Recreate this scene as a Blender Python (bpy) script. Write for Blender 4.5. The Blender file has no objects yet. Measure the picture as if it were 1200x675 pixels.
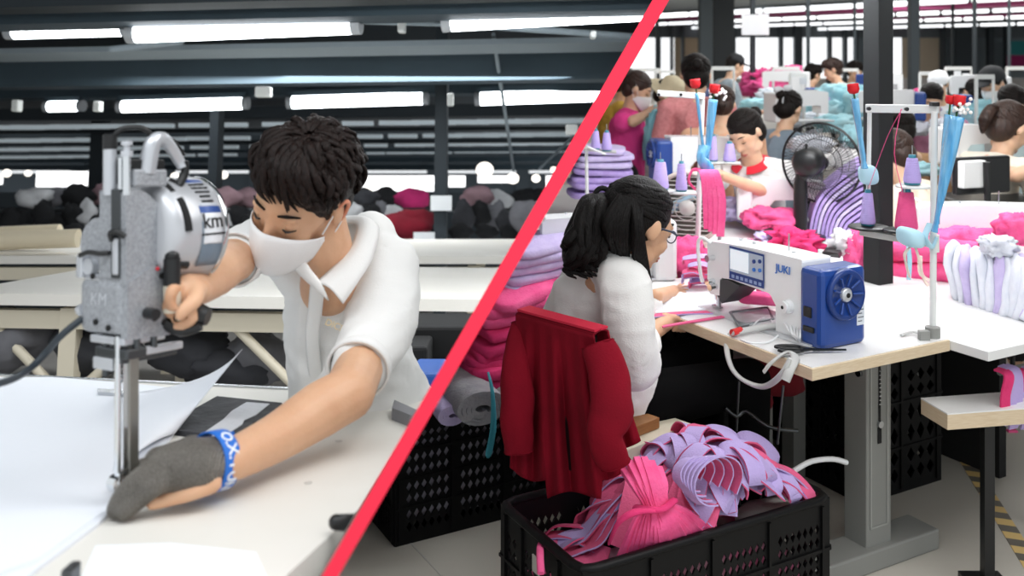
import bpy, bmesh, math, random
from mathutils import Vector, Matrix, Quaternion, noise
R = random.Random(7)
PI = math.pi
sc = bpy.context.scene
COL = sc.collection
F, CX, HY, CAMZ = 1150.0, 600.0, 60.0, 1.6
V = Vector

# ------------------------------------------------------------------ frames of the two rooms
LP = math.radians(7.19)                       # the cutting room slopes away under its own level
ML = Matrix.Translation((0, 0, CAMZ)) @ Matrix.Rotation(-LP, 4, 'X') @ Matrix.Translation((0, 0, -1.38))
ROOM = [Matrix.Identity(4)]
def P(px, py, d):                             # a point of the sewing hall, seen at px,py, d metres ahead
    return V(((px-CX)/F*d, d, CAMZ-(py-HY)/F*d))
def PT(px, py, z=.76):
    return P(px, py, F*(CAMZ-z)/(py-HY))
def _ld(px, py):
    return Matrix.Rotation(LP, 3, 'X') @ V(((px-CX)/F, 1, -(py-HY)/F))
def L(px, py, d):                             # the same for the cutting room
    w = _ld(px, py); return V((0, 0, 1.38)) + w*(d/w.y)
def LT(px, py, z=.92):
    w = _ld(px, py); return V((0, 0, 1.38)) + w*((z-1.38)/w.z)

# ------------------------------------------------------------------ materials
def lin(h):
    h = h.lstrip('#'); c = [int(h[i:i+2], 16)/255 for i in (0, 2, 4)]
    return tuple(x/12.92 if x <= .04045 else ((x+.055)/1.055)**2.4 for x in c) + (1,)
MATS = {}
def mat(key, col, rough=.6, metal=0, bump=0, bs=60, var=0, vs=8, col2=None, emit=0, alpha=1, trans=0, stretch=None, coat=0, spec=.5, sub=0, wave=0):
    if key in MATS: return MATS[key]
    m = bpy.data.materials.new(key); m.use_nodes = True; nt = m.node_tree; N = nt.nodes; K = nt.links
    b = N['Principled BSDF']; c = lin(col); c2 = lin(col2) if col2 else tuple(x*.6 for x in c[:3])+(1,)
    b.inputs['Base Color'].default_value = c; b.inputs['Roughness'].default_value = rough
    b.inputs['Metallic'].default_value = metal; b.inputs['Specular IOR Level'].default_value = spec
    if coat: b.inputs['Coat Weight'].default_value = coat
    if sub:
        b.inputs['Subsurface Weight'].default_value = sub; b.inputs['Subsurface Radius'].default_value = (.02, .008, .004); b.inputs['Subsurface Scale'].default_value = .5
    tc = N.new('ShaderNodeTexCoord'); src = tc.outputs['Object']
    if stretch:
        mp = N.new('ShaderNodeMapping'); mp.inputs['Scale'].default_value = stretch; K.new(src, mp.inputs[0]); src = mp.outputs[0]
    if var:
        n = N.new('ShaderNodeTexNoise'); n.inputs['Scale'].default_value = vs; n.inputs['Detail'].default_value = 4; K.new(src, n.inputs['Vector'])
        r = N.new('ShaderNodeValToRGB'); r.color_ramp.elements[0].position = .5-.25/var if var > 1 else .25; r.color_ramp.elements[1].position = .5+.25/var if var > 1 else .75
        r.color_ramp.elements[0].color = c2; r.color_ramp.elements[1].color = c
        K.new(n.outputs[0], r.inputs[0]); K.new(r.outputs[0], b.inputs['Base Color'])
    if bump:
        if wave:
            n2 = N.new('ShaderNodeTexWave'); n2.inputs['Scale'].default_value = bs; n2.inputs['Distortion'].default_value = wave; n2.inputs['Detail'].default_value = 3; n2.inputs['Detail Scale'].default_value = 2
        else:
            n2 = N.new('ShaderNodeTexNoise'); n2.inputs['Scale'].default_value = bs; n2.inputs['Detail'].default_value = 5
        K.new(src, n2.inputs['Vector'])
        bp = N.new('ShaderNodeBump'); bp.inputs['Strength'].default_value = bump; bp.inputs['Distance'].default_value = .01
        K.new(n2.outputs[0 if not wave else 1], bp.inputs['Height']); K.new(bp.outputs[0], b.inputs['Normal'])
    if emit:
        b.inputs['Emission Color'].default_value = c; b.inputs['Emission Strength'].default_value = emit
    if alpha < 1: b.inputs['Alpha'].default_value = alpha
    if trans: b.inputs['Transmission Weight'].default_value = trans
    MATS[key] = m; return m

# ------------------------------------------------------------------ mesh builder
def rotm(x=0, y=0, z=0):
    return Matrix.Rotation(math.radians(z), 3, 'Z') @ Matrix.Rotation(math.radians(y), 3, 'Y') @ Matrix.Rotation(math.radians(x), 3, 'X')
def fr(o, x, z=(0, 0, 1)):                    # a frame at o with x along x, z near z
    x = V(x).normalized(); z = V(z); y = z.cross(x).normalized(); z = x.cross(y).normalized()
    m = Matrix((x, y, z)).transposed().to_4x4(); m.translation = V(o); return m
def catmull(pts, n=6):
    pts = [V(p) for p in pts]
    if len(pts) < 3 or n <= 1: return pts
    out = []
    for i in range(len(pts)-1):
        p0 = pts[max(i-1, 0)]; p1 = pts[i]; p2 = pts[i+1]; p3 = pts[min(i+2, len(pts)-1)]
        for k in range(n):
            t = k/n
            out.append(.5*((2*p1)+(p2-p0)*t+(2*p0-5*p1+4*p2-p3)*t*t+(3*p1-p0-3*p2+p3)*t**3))
    return out+[pts[-1]]
def lerps(vals, n):
    if not isinstance(vals, (list, tuple)): return [vals]*n
    out = []
    for i in range(n):
        t = i/(n-1)*(len(vals)-1) if n > 1 else 0; k = min(int(t), len(vals)-2); f = t-k
        out.append(vals[k]*(1-f)+vals[k+1]*f)
    return out
class MB:
    def __init__(s): s.v = []; s.f = []; s.mi = []; s.sm = []; s.M = None
    def add(s, vs, fs, mi=0, sm=False):
        b = len(s.v); s.v += [(s.M @ V(p)) if s.M else V(p) for p in vs]
        for f in fs: s.f.append([b+i for i in f]); s.mi.append(mi); s.sm.append(sm)
        return s
    def box(s, c, d, rot=None, mi=0):
        c = V(c); q = []
        for z in (-.5, .5):
            for x, y in ((-.5, -.5), (.5, -.5), (.5, .5), (-.5, .5)):
                p = V((x*d[0], y*d[1], z*d[2])); q.append(c+(rot @ p if rot else p))
        return s.add(q, [(3, 2, 1, 0), (4, 5, 6, 7), (0, 1, 5, 4), (1, 2, 6, 5), (2, 3, 7, 6), (3, 0, 4, 7)], mi)
    def hexa(s, a, mi=0):                     # 8 points: bottom ring, top ring
        return s.add(a, [(3, 2, 1, 0), (4, 5, 6, 7), (0, 1, 5, 4), (1, 2, 6, 5), (2, 3, 7, 6), (3, 0, 4, 7)], mi)
    def prism(s, poly, vec, mi=0, sm=False):
        n = len(poly); poly = [V(p) for p in poly]; vec = V(vec)
        s.add(poly+[p+vec for p in poly], [tuple(range(n-1, -1, -1)), tuple(range(n, 2*n))], mi)
        return s.add(poly+[p+vec for p in poly], [(i, (i+1) % n, n+(i+1) % n, n+i) for i in range(n)], mi, sm)
    def cyl(s, a, b, r, r2=None, n=16, mi=0, cap=True):
        return s.tube([a, b], [r, r if r2 is None else r2], n, 1, mi, cap)
    def tube(s, pts, r, n=8, k=6, mi=0, cap=True, flat=1, up=None, sm=True):
        pts = catmull(pts, k); m = len(pts); rs = lerps(r, m); q = []
        t0 = (pts[1]-pts[0]).normalized(); u = V(up) if up else (V((0, 0, 1)) if abs(t0.z) < .9 else V((1, 0, 0)))
        u = (u-t0*u.dot(t0)).normalized(); fl = lerps(flat, m)
        for i, p in enumerate(pts):
            t = (pts[min(i+1, m-1)]-pts[max(i-1, 0)]).normalized()
            u = u-t*u.dot(t)
            u = u.normalized() if u.length > 1e-6 else V((1, 0, 0)); w = t.cross(u)
            for j in range(n):
                a = 2*PI*j/n; q.append(p+(w*math.cos(a)+u*math.sin(a)*fl[i])*rs[i])
        fs = [(i*n+j, i*n+(j+1) % n, (i+1)*n+(j+1) % n, (i+1)*n+j) for i in range(m-1) for j in range(n)]
        s.add(q, fs, mi, sm)
        if cap: s.add(q[:n], [tuple(range(n-1, -1, -1))], mi); s.add(q[-n:], [tuple(range(n))], mi)
        return s
    def lathe(s, prof, M=None, n=32, mi=0, sm=True):
        M = M or Matrix.Identity(4); q = []; m = len(prof)
        for r, z in prof:
            for j in range(n): a = 2*PI*j/n; q.append(M @ V((r*math.cos(a), r*math.sin(a), z)))
        return s.add(q, [(i*n+j, i*n+(j+1) % n, (i+1)*n+(j+1) % n, (i+1)*n+j) for i in range(m-1) for j in range(n)], mi, sm)
    def ball(s, c, r, rot=None, n=16, m=10, mi=0):
        if not isinstance(r, (tuple, list)): r = (r, r, r)
        c = V(c); q = []
        for i in range(m+1):
            th = PI*i/m
            for j in range(n):
                a = 2*PI*j/n; p = V((r[0]*math.sin(th)*math.cos(a), r[1]*math.sin(th)*math.sin(a), r[2]*math.cos(th)))
                q.append(c+(rot @ p if rot else p))
        return s.add(q, [(i*n+j, (i+1)*n+j, (i+1)*n+(j+1) % n, i*n+(j+1) % n) for i in range(m) for j in range(n)], mi, True)
    def cap(s, a, b, ra, rb=None, n=12):      # capsule for blobs
        rb = ra if rb is None else rb; a = V(a); b = V(b)
        s.ball(a, ra, n=n, m=8); s.ball(b, rb, n=n, m=8); return s.tube([a, b], [ra, rb], n, 1)
    def chain(s, pts, rs, k=4, n=12):
        p = catmull(pts, k); r = lerps(rs, len(p))
        for i in range(len(p)-1): s.cap(p[i], p[i+1], r[i], r[i+1], n)
        return s
    def grid(s, fn, nu, nv, mi=0, sm=True, closed=False):
        q = [fn(i/nu, j/nv) for i in range(nu+1) for j in range(nv+1)]
        return s.add(q, [(i*(nv+1)+j, (i+1)*(nv+1)+j, (i+1)*(nv+1)+j+1, i*(nv+1)+j+1) for i in range(nu) for j in range(nv)], mi, sm)
    def ribbon(s, pts, w, side, th=.002, k=6, mi=(0, 0)):   # strip of cloth; side: vectors across it
        p = catmull(pts, k); m = len(p); ws = lerps(w, m); sd = catmull(side, k) if len(side) == len(pts) and len(side) > 2 else [V(side[0])]*m
        a, b = [], []
        for i in range(m):
            t = (p[min(i+1, m-1)]-p[max(i-1, 0)]).normalized(); x = sd[min(i, len(sd)-1)]; x = (x-t*x.dot(t)).normalized(); nn = t.cross(x)*th/2
            a += [p[i]-x*ws[i]/2+nn, p[i]+x*ws[i]/2+nn]; b += [p[i]-x*ws[i]/2-nn, p[i]+x*ws[i]/2-nn]
        s.add(a, [(2*i, 2*i+1, 2*i+3, 2*i+2) for i in range(m-1)], mi[0], True)
        s.add(b, [(2*i, 2*i+2, 2*i+3, 2*i+1) for i in range(m-1)], mi[1], True)
        q = []
        for i in range(m): q += [a[2*i], a[2*i+1], b[2*i], b[2*i+1]]
        fs = []
        for i in range(m-1): fs += [(4*i, 4*i+4, 4*i+6, 4*i+2), (4*i+1, 4*i+3, 4*i+7, 4*i+5)]
        fs += [(0, 2, 3, 1), (4*m-4, 4*m-3, 4*m-1, 4*m-2)]
        return s.add(q, fs, mi[0])

def mesh_of(mb, mats):
    me = bpy.data.meshes.new('m'); me.from_pydata([tuple(p) for p in mb.v], [], mb.f)
    for m in (mats if isinstance(mats, (list, tuple)) else [mats]): me.materials.append(m)
    me.polygons.foreach_set('material_index', mb.mi); me.polygons.foreach_set('use_smooth', mb.sm); me.update(); return me
def bake(o):
    dg = bpy.context.evaluated_depsgraph_get(); me = bpy.data.meshes.new_from_object(o.evaluated_get(dg)); o.modifiers.clear(); o.data = me
def tag(o, label=None, cat=None, group=None, kind=None):
    if label: o['label'] = label
    if cat: o['category'] = cat
    if group: o['group'] = group
    if kind: o['kind'] = kind
    return o
VQ = 1.0
def _mods(o, bevel, sub, solid, voxel, smooth, disp):
    ap = False
    if voxel:
        m = o.modifiers.new('r', 'REMESH'); m.mode = 'VOXEL'; m.voxel_size = voxel*VQ; m.use_smooth_shade = True; ap = True
    if smooth:
        m = o.modifiers.new('s', 'SMOOTH'); m.factor = .5; m.iterations = smooth; ap = True
    if ap:
        mats = list(o.data.materials); bake(o)
        if not len(o.data.materials):
            for q in mats: o.data.materials.append(q)
        o.data.polygons.foreach_set('use_smooth', [True]*len(o.data.polygons))
    if disp:                                  # folds: list of (amplitude, wavelength, stretch)
        for v in o.data.vertices:
            d = 0
            for a, wl, st in disp:
                q = V((v.co.x*st[0], v.co.y*st[1], v.co.z*st[2]))/wl
                n = noise.noise(q+V((a*999, 3, 1))); d += a*(1-abs(n)*3)*.6 if a > 0 else a*n*1.5
            v.co += v.normal*d
        o.data.update()
    if solid:
        m = o.modifiers.new('t', 'SOLIDIFY'); m.thickness = solid; m.offset = 0
    if bevel:
        m = o.modifiers.new('b', 'BEVEL'); m.width = bevel; m.segments = 2; m.limit_method = 'ANGLE'; m.angle_limit = math.radians(40)
    if sub:
        m = o.modifiers.new('u', 'SUBSURF'); m.levels = sub; m.render_levels = sub
ORG = {}
def part(name, mb, mt, parent, label=None, bevel=0, sub=0, solid=0, voxel=0, smooth=0, disp=None, kind=None):
    org = ORG[parent.name]
    for i, p in enumerate(mb.v): mb.v[i] = p-org
    o = bpy.data.objects.new(name, mesh_of(mb, mt)); COL.objects.link(o); o.parent = parent
    ORG[o.name] = org
    _mods(o, bevel, sub, solid, voxel, smooth, disp); tag(o, label, kind=kind); return o
def thing(name, label, cat, loc, group=None):
    o = bpy.data.objects.new(name, None); COL.objects.link(o); o.empty_display_size = .1
    o.matrix_world = ROOM[0] @ Matrix.Translation(V(loc)); ORG[o.name] = V(loc); return tag(o, label, cat, group)
def solo(name, mb, mt, label=None, cat=None, group=None, kind=None, **kw):
    lo = V((min(p.x for p in mb.v), min(p.y for p in mb.v), min(p.z for p in mb.v))); hi = V((max(p.x for p in mb.v), max(p.y for p in mb.v), 0))
    org = V(((lo.x+hi.x)/2, (lo.y+hi.y)/2, lo.z))
    for i, p in enumerate(mb.v): mb.v[i] = p-org
    o = bpy.data.objects.new(name, mesh_of(mb, mt)); COL.objects.link(o); o.matrix_world = ROOM[0] @ Matrix.Translation(org); ORG[o.name] = org
    args = dict(bevel=0, sub=0, solid=0, voxel=0, smooth=0, disp=None); args.update(kw); _mods(o, **args)
    return tag(o, label, cat, group, kind)
def copy_tree(o, M, label=None, group=None, parent=None):   # M: world move applied to the root
    c = o.copy(); COL.objects.link(c)
    if parent: c.parent = parent
    else:
        c.matrix_world = M @ o.matrix_world; ORG[c.name] = ORG[o.name]
        if label: c['label'] = label
        if group: c['group'] = group
    for ch in list(o.children): copy_tree(ch, None, parent=c)
    return c
def text(name, body, M, size, mt, parent, ext=.0004, bold=0, extra=None):
    cu = bpy.data.curves.new('t', 'FONT'); cu.body = body; cu.size = size; cu.extrude = ext; cu.align_x = 'CENTER'; cu.align_y = 'CENTER'; cu.offset = bold
    t = bpy.data.objects.new('t', cu); COL.objects.link(t); bpy.context.view_layer.update()
    me = bpy.data.meshes.new_from_object(t.evaluated_get(bpy.context.evaluated_depsgraph_get())); bpy.data.objects.remove(t)
    org = ORG[parent.name]; me.transform(Matrix.Translation(-org) @ M); me.materials.clear(); me.materials.append(mt)
    o = bpy.data.objects.new(name, me); COL.objects.link(o); o.parent = parent; ORG[o.name] = org
    return o

# ------------------------------------------------------------------ shared materials
SKIN = mat('skin', '#dcb08e', .5, bump=.08, bs=200, var=.5, vs=14, col2='#cd9c7a', sub=.15)
SKIN2 = mat('skin_fair', '#e3bea0', .5, var=.5, vs=14, col2='#d8ab8b', sub=.15)
HAIR = mat('black_hair', '#0d0a08', .5, bump=.6, bs=40, stretch=(6, 2, 2), var=1, vs=12, col2='#1a120e', spec=.2)
HAIR2 = mat('brown_hair', '#21140e', .5, bump=.6, bs=9, stretch=(14, 3, 3), var=1, vs=9, col2='#3d2519')
LIP = mat('lip', '#b5685c', .45)
EYEW = mat('eye_white', '#e9e4de', .3); IRIS = mat('iris', '#1c120c', .15)
HTUBE = mat('hall_tube', '#fafcff', .5, emit=1.7)
WSH = mat('white_cloth', '#f1f1ef', .85, bump=.12, bs=500)
BLACKP = mat('black_plastic', '#121314', .38); BLACKM = mat('black_matt', '#0d0d0e', .8)
STEEL = mat('steel', '#b9bcbf', .22, 1); CHROME = mat('chrome', '#dfe2e4', .1, 1); STEELD = mat('dark_steel', '#55585a', .35, .9)
TUBE = mat('tube_light', '#f6fbff', .5, emit=9)
WPLAST = mat('white_plastic', '#eceef0', .35, coat=.2)
TABLEW = mat('white_laminate', '#e8e8e7', .4, var=.6, vs=3, col2='#dededd')
WOODE = mat('pale_wood', '#dccbb0', .55, stretch=(3, 3, 40), var=1, vs=10, col2='#ccb594')
GREYM = mat('grey_paint', '#8b8c88', .5)
LILAC = mat('lilac_cloth', '#b9a3dc', .95, bump=.35, bs=160, var=.6, vs=60, col2='#a78fce')
LILACP = mat('pale_lilac_cloth', '#cfc3e6', .95, bump=.3, bs=120, var=.6, vs=30, col2='#bfb0dc')
PINK = mat('pink_cloth', '#fb6ba2', .9, bump=.3, bs=120, var=.6, vs=20, col2='#f04d8c')
HOTP = mat('magenta_cloth', '#ee4080', .9, bump=.3, bs=80, var=.8, vs=12, col2='#d62c6a')
WHITEC = mat('off_white_cloth', '#e6e8ee', .95, bump=.3, bs=90, var=.6, vs=20, col2='#d6dae6')
CYANC = mat('cyan_cloth', '#9fd6df', .9, bump=.3, bs=60, var=.8, vs=9, col2='#7cc0cd')
GREYC = mat('grey_cloth', '#a5a4a8', .95, bump=.4, bs=100, var=.7, vs=20, col2='#8d8c92')
REDJ = mat('red_velvet', '#8e0c24', .9, bump=.15, bs=200, var=.7, vs=6, col2='#74081c', spec=.2)
BEIGEM = mat('beige_paint', '#d8cfba', .5)

# ------------------------------------------------------------------ camera, light, render look
cam = bpy.data.cameras.new('camera'); cam.sensor_width = 36; cam.lens = 36*F/1200; cam.shift_y = -(337.5-HY)/1200
cam.clip_start = .05; cam.clip_end = 300
co = bpy.data.objects.new('camera', cam); COL.objects.link(co); co.location = (0, 0, CAMZ); co.rotation_euler = (PI/2, 0, 0); sc.camera = co
cam.dof.use_dof = True; cam.dof.focus_distance = 2.55; cam.dof.aperture_fstop = (36*F/1200)/1000/.0095
w = bpy.data.worlds.new('world'); sc.world = w; w.use_nodes = True
w.node_tree.nodes['Background'].inputs[0].default_value = (.93, .97, 1, 1); w.node_tree.nodes['Background'].inputs[1].default_value = 1.0
sc.view_settings.view_transform = 'Standard'; sc.view_settings.look = 'None'; sc.view_settings.gamma = 1; sc.view_settings.exposure = 0.0
sc.view_settings.use_curve_mapping = False
def area(name, loc, tgt, size, power, col=(1, 1, 1)):
    l = bpy.data.lights.new(name, 'AREA'); l.shape = 'RECTANGLE'; l.size, l.size_y = size; l.energy = power; l.color = col
    o = bpy.data.objects.new(name, l); COL.objects.link(o)
    o.matrix_world = ROOM[0] @ Matrix.Translation(V(loc)) @ (V(tgt)-V(loc)).to_track_quat('-Z', 'Y').to_matrix().to_4x4(); return o

# ------------------------------------------------------------------ the partition between the two rooms
def sx(py): return 774.3-.5741*py
def pray(py, d): return V(((sx(py)-CX)/F*d, d, CAMZ-(py-HY)/F*d))
c0 = V((0, 0, CAMZ)); WN = (pray(0, 1)-c0).cross(pray(675, 1)-c0).normalized()
if WN.x > 0: WN = -WN                          # points into the cutting room
def strip(pts, ws):
    m = MB(); a = [p+WN*w/2 for p, w in zip(pts, ws)]; b = [p-WN*w/2 for p, w in zip(pts, ws)]; n = len(pts)
    m.add(a+b, [tuple(range(n)), tuple(range(2*n-1, n-1, -1))]+[(i, i+n, (i+1) % n+n, (i+1) % n) for i in range(n)]); return m
k = 16.9/F
A0, B0, C0 = pray(-620, 2.75), pray(-40, 2.6), pray(760, 1.02)
C1 = pray(900, 2.19); e = .03
A1, B1, C2 = pray(-620*1.0, 2.75+e), pray(-40, 2.6+e), pray(760, 1.02+e)
FARF, FARC = pray(60+1840/44, 44), pray(60-1.6*1150/44-2, 44)
solo('wall_divider', strip([A1, B1, C2, C1, FARF, FARC], [k*2.7, k*2.55, k*1.0, k*1.0, .03, .03]), mat('divider_paint', '#c9c9c8', .7), kind='structure')
solo('trim_1', strip([A0, B0, C0, C2, B1, A1], [k*2.75, k*2.6, k*1.02, k*1.02, k*2.6, k*2.75]), mat('divider_edge', '#e23349', .85, spec=.05, emit=0), kind='structure')
def clip(o, keep_left):
    bm = bmesh.new(); bm.from_mesh(o.data); mw = ROOM[0] @ Matrix.Translation(ORG[o.name])
    inv = mw.inverted(); n = WN if keep_left else -WN
    pc = inv @ (c0+n*.012); nl = (mw.to_3x3().transposed() @ n).normalized()
    g = bmesh.ops.bisect_plane(bm, geom=bm.verts[:]+bm.edges[:]+bm.faces[:], plane_co=pc, plane_no=nl, clear_inner=True)
    ed = [x for x in g['geom_cut'] if isinstance(x, bmesh.types.BMEdge)]
    if ed:
        try: bmesh.ops.edgenet_fill(bm, edges=ed)
        except Exception: pass
    bm.to_mesh(o.data); bm.free(); return o
# ================================================================== THE CUTTING ROOM
ROOM[0] = ML
TH = math.radians(8)
TX = V((math.cos(TH), -math.sin(TH), 0)); TY = V((math.sin(TH), math.cos(TH), 0))   # rows run along TX
DARKP = mat('dark_steel_paint', '#3c4d57', .7, var=.6, vs=2, col2='#33424b')
DARKP2 = mat('darker_steel_paint', '#232c32', .7)
LGR = mat('roof_light', '#8f9aa0', .8)
CREAM = mat('cream_laminate', '#eae7e0', .55, bump=.12, bs=300, var=.5, vs=2, col2='#e2ded5')

m = MB(); m.box((0, 16, -.05), (40, 36, .1)); clip(solo('floor', m, mat('cut_floor', '#8f8c88', .6, var=.6, vs=1, col2='#7d7a76'), kind='structure'), True)
m = MB(); m.box((0, 20, 2.95), (44, 36, .1)); clip(solo('ceiling', m, mat('ceil_dark', '#28333a', .8), kind='structure'), True)
# far wall with windows
m = MB(); m.box((0, 38, .7), (44, .2, 1.5)); m.box((0, 38, 2.3), (44, .2, 1.5))
for i in range(12): m.box((-20+i*3.4, 37.9, 1.5), (.5, .3, 3))
clip(solo('wall_far', m, mat('far_wall', '#3c444a', .8), kind='structure'), True)

def beam(py0, py1, d, mt, depth=.2, name='trim_1', th=TX):
    a = L(450, py0, d); b = L(450, py1, d); m = MB(); o = V((a.x, d, (a.z+b.z)/2))
    m.box(o, (40, depth, abs(a.z-b.z)), rot=Matrix((TX, TY, V((0, 0, 1)))).transposed())
    return clip(solo(name, m, mt, kind='structure'), True)
beam(-14, 23, 5.0, DARKP, .25); beam(-16, 2, 4.6, DARKP2)
beam(54, 60, 6.6, LGR, .5)
beam(58, 98, 7.4, DARKP, .3)
beam(100, 112, 8.9, DARKP, .35)
for y0, y1, d in ((124, 138, 11), (150, 154, 12.5), (164, 168, 14), (175, 178, 16), (184, 190, 18), (193, 199, 22)):
    beam(y0, y1, d, DARKP2 if d < 15 else DARKP, .3)
# pipes along the ceiling
for (a, b, r, lab) in (((560, 30, 5.6), (760, 44, 5.6), .02, 'pale pipe under the ceiling right of the near tube lights'),
                  ((420, 26, 5.6), (560, 30, 5.6), .012, 'thin pale pipe between the two near tube lights'),
                  ((130, 58, 6.2), (215, 48, 6.2), .022, 'pale pipe stub under the near left tube light')):
    m = MB(); m.cyl(L(*a), L(*b), r, n=10); solo('ceiling_pipe', m, LGR, lab, 'pipe')
for (a, b, lab) in (((578, 40, 6.5), (602, 200, 9.5), 'thin pale rod hanging straight down from the roof'), ((740, 95, 9), (632, 198, 12), 'thin pale brace slanting down beside the rod')):
    m = MB(); m.cyl(L(*a), L(*b), .014, n=8); solo('hanging_rod', m, LGR, lab, 'rod')
# dim far fixtures: rows of small ceiling lights
DIM = mat('dim_tube', '#c4d0d6', .6, emit=.32)
for row, (py, d, wpx, gap, hh) in enumerate(((146, 11.5, 34, 44, 5), (161.5, 13.5, 30, 37, 4.5), (172, 15.5, 24, 30, 4), (181, 18, 20, 26, 3))):
    x = -6; i = 0
    while x < 712-row*6:
        w_ = wpx*R.uniform(.7, 1.15)
        y = py+(x-300)*-.012
        m = MB(); a = L(x, y, d+(300-x)*.002); b = L(x+w_, y-.3, d); m.box((a+b)/2, ((b-a).length, .1, hh/F*d))
        where = ('nearest', 'second', 'third', 'farthest')[row]
        solo('ceiling_light', m, DIM, f'dim blurred ceiling light in the {where} of the far rows', 'ceiling light', f'far ceiling lights, {where} row')
        x += gap+R.uniform(-3, 8)
        i += 1
# tube lights, near and second row
def tube_light(x0, y0, x1, y1, d0, d1, r, label, group):
    a = L(x0, y0, d0); b = L(x1, y1, d1); u = (b-a).normalized(); t = thing('tube_light', label, 'tube light', (a+b)/2, group)
    m = MB(); m.cyl(a+u*.03, b-u*.03, r, n=14); part('tube', m, TUBE, t)
    for q, s_ in ((a, 1), (b, -1)):
        m = MB(); m.cyl(q-u*s_*.01, q+u*s_*.04, r*1.06, n=14); part('end_cap', m, mat('cap_grey', '#c8ccd0', .4), t)
    m = MB(); m.box((a+b)/2+V((0, .03, r*1.4)), ((b-a).length, r*2.2, r*.9), rot=fr((0, 0, 0), u).to_3x3()); part('housing', m, DARKP, t)
tube_light(10, 37, 152, 33, 5.6, 5.5, .045, 'near tube light at the far left, over the cutting machine', 'near tube lights')
tube_light(152, 40, 421, 29, 5.3, 5.15, .05, 'long near tube light above the man in white', 'near tube lights')
tube_light(521, 26, 800, 10, 5.1, 4.9, .052, 'long near tube light at the top beside the partition', 'near tube lights')
tube_light(54, 125, 97, 124, 9.2, 9.1, .05, 'short lit tube of the second row behind the machine head', 'second row tube lights')
tube_light(139, 125, 290, 121, 9.0, 8.9, .055, 'second row tube light left of the man', 'second row tube lights')
tube_light(338, 120, 501, 115, 8.8, 8.7, .057, 'second row tube light just above the man', 'second row tube lights')
tube_light(558, 116, 730, 110, 8.6, 8.5, .058, 'second row tube light running into the partition', 'second row tube lights')
for px, py, w_, h_, lab in ((309, 108, 18, 12, 'white junction box on the beam over the man'), (528, 117, 7, 15, 'small white fitting right of the middle tube light'), (471, 28, 9, 22, 'small white fitting beside the pipe at the top'),
                       (20, 124, 8, 14, 'small white fitting at the far left of the second row'), (115, 125, 8, 12, 'small white fitting right of the short tube'), (670, 152, 14, 12, 'round pale lamp below the second row'),
                       (695, 41, 7, 9, 'small pale fitting on the ceiling pipe')):
    d = 7 if py > 50 else 5.4
    m = MB(); m.box(L(px, py, d), (w_/F*d, .08, h_/F*d)); solo('junction_box', m, mat('fit_white', '#d9dbd8', .5), lab, 'junction box', bevel=.01)
# dark columns
for px, w_, d, n in ((252, 10, 9.5, 1), (517, 14, 8.2, 2), (115, 16, 13, 3), (700, 12, 12, 4)):
    a = L(px, 210, d); m = MB(); m.box((a.x, d, 1.45), (w_/F*d, .2, 2.95)); solo('trim_post_%d' % n if 0 else 'trim_1', m, DARKP2, kind='structure')
# bright far windows and small round lamps
GLOWW = mat('window_daylight', '#ffffff', .5, emit=2.2)
n = 0
for x0, x1, y0, y1 in ((44, 108, 201, 219), (402, 511, 206, 224), (526, 545, 206, 219), (560, 600, 206, 214), (640, 668, 206, 220), (-30, 2, 204, 216)):
    n += 1; d = 30; a = L(x0, y0, d); b = L(x1, y1, d); m = MB(); m.box(((a.x+b.x)/2, 30, (a.z+b.z)/2), (b.x-a.x, .1, a.z-b.z)); solo('window_%d' % n, m, GLOWW, kind='structure')
for i, (px, py, r) in enumerate(((8, 203, 5), (205, 207, 5), (262, 205, 5), (33, 203, 4), (417, 202, 6), (568, 199, 10), (601, 209, 7), (628, 209, 5), (432, 222, 5), (518, 195, 4), (649, 199, 4))):
    d = 14; m = MB(); m.ball(L(px, py, d), (r/F*d, .05, r/F*d*.9)); solo('hanging_lamp', m, mat('lamp_glow', '#fff8ee', .5, emit=2), 'small round blurred lamp glowing over the racks', 'lamp', 'round lamps over the clothes racks')

# ---- long tables behind the man
def long_table(px0, py0, px1, py1, depth, label, z=.92, legs=(), name='cutting_table', braces=True):
    a = LT(px0, py0, z); b = LT(px1, py1, z); u = (b-a).normalized(); n_ = V((-u.y, u.x, 0))
    t = thing(name, label, 'table', ((a+b)/2).xy.to_3d())
    m = MB(); m.hexa([a-V((0, 0, .045)), b-V((0, 0, .045)), b+n_*depth-V((0, 0, .045)), a+n_*depth-V((0, 0, .045)), a, b, b+n_*depth, a+n_*depth]); o = part('tabletop', m, CREAM, t)
    clip(o, True)
    m = MB(); m.box((a+b)/2+n_*.08-V((0, 0, .105)), ((b-a).length, .06, .07), rot=fr((0, 0, 0), u).to_3x3()); clip(part('rail', m, BEIGEM, t), True)
    for lx in legs:
        for k_ in (.08, depth-.1):
            q = a+u*lx+n_*k_; m = MB(); m.box((q.x, q.y, z/2-.03), (.065, .065, z-.06)); part('leg', m, BEIGEM, t)
        if braces:
            for s_ in (-1, 1):
                q = a+u*lx+n_*.08; m = MB(); m.cyl(q+V((0, 0, -.42)), q+u*.38*s_+V((0, 0, -.08)), .02, n=8); part('brace', m, BEIGEM, t)
    return t
long_table(-60, 343, 640, 352, 1.25, 'long cream table right behind the man', legs=(.47, 1.47, 2.35))
long_table(-60, 300, 700, 300, 1.5, 'long cream table in front of the clothes racks', legs=(.8, 3.0, 4.2), braces=False)
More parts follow.
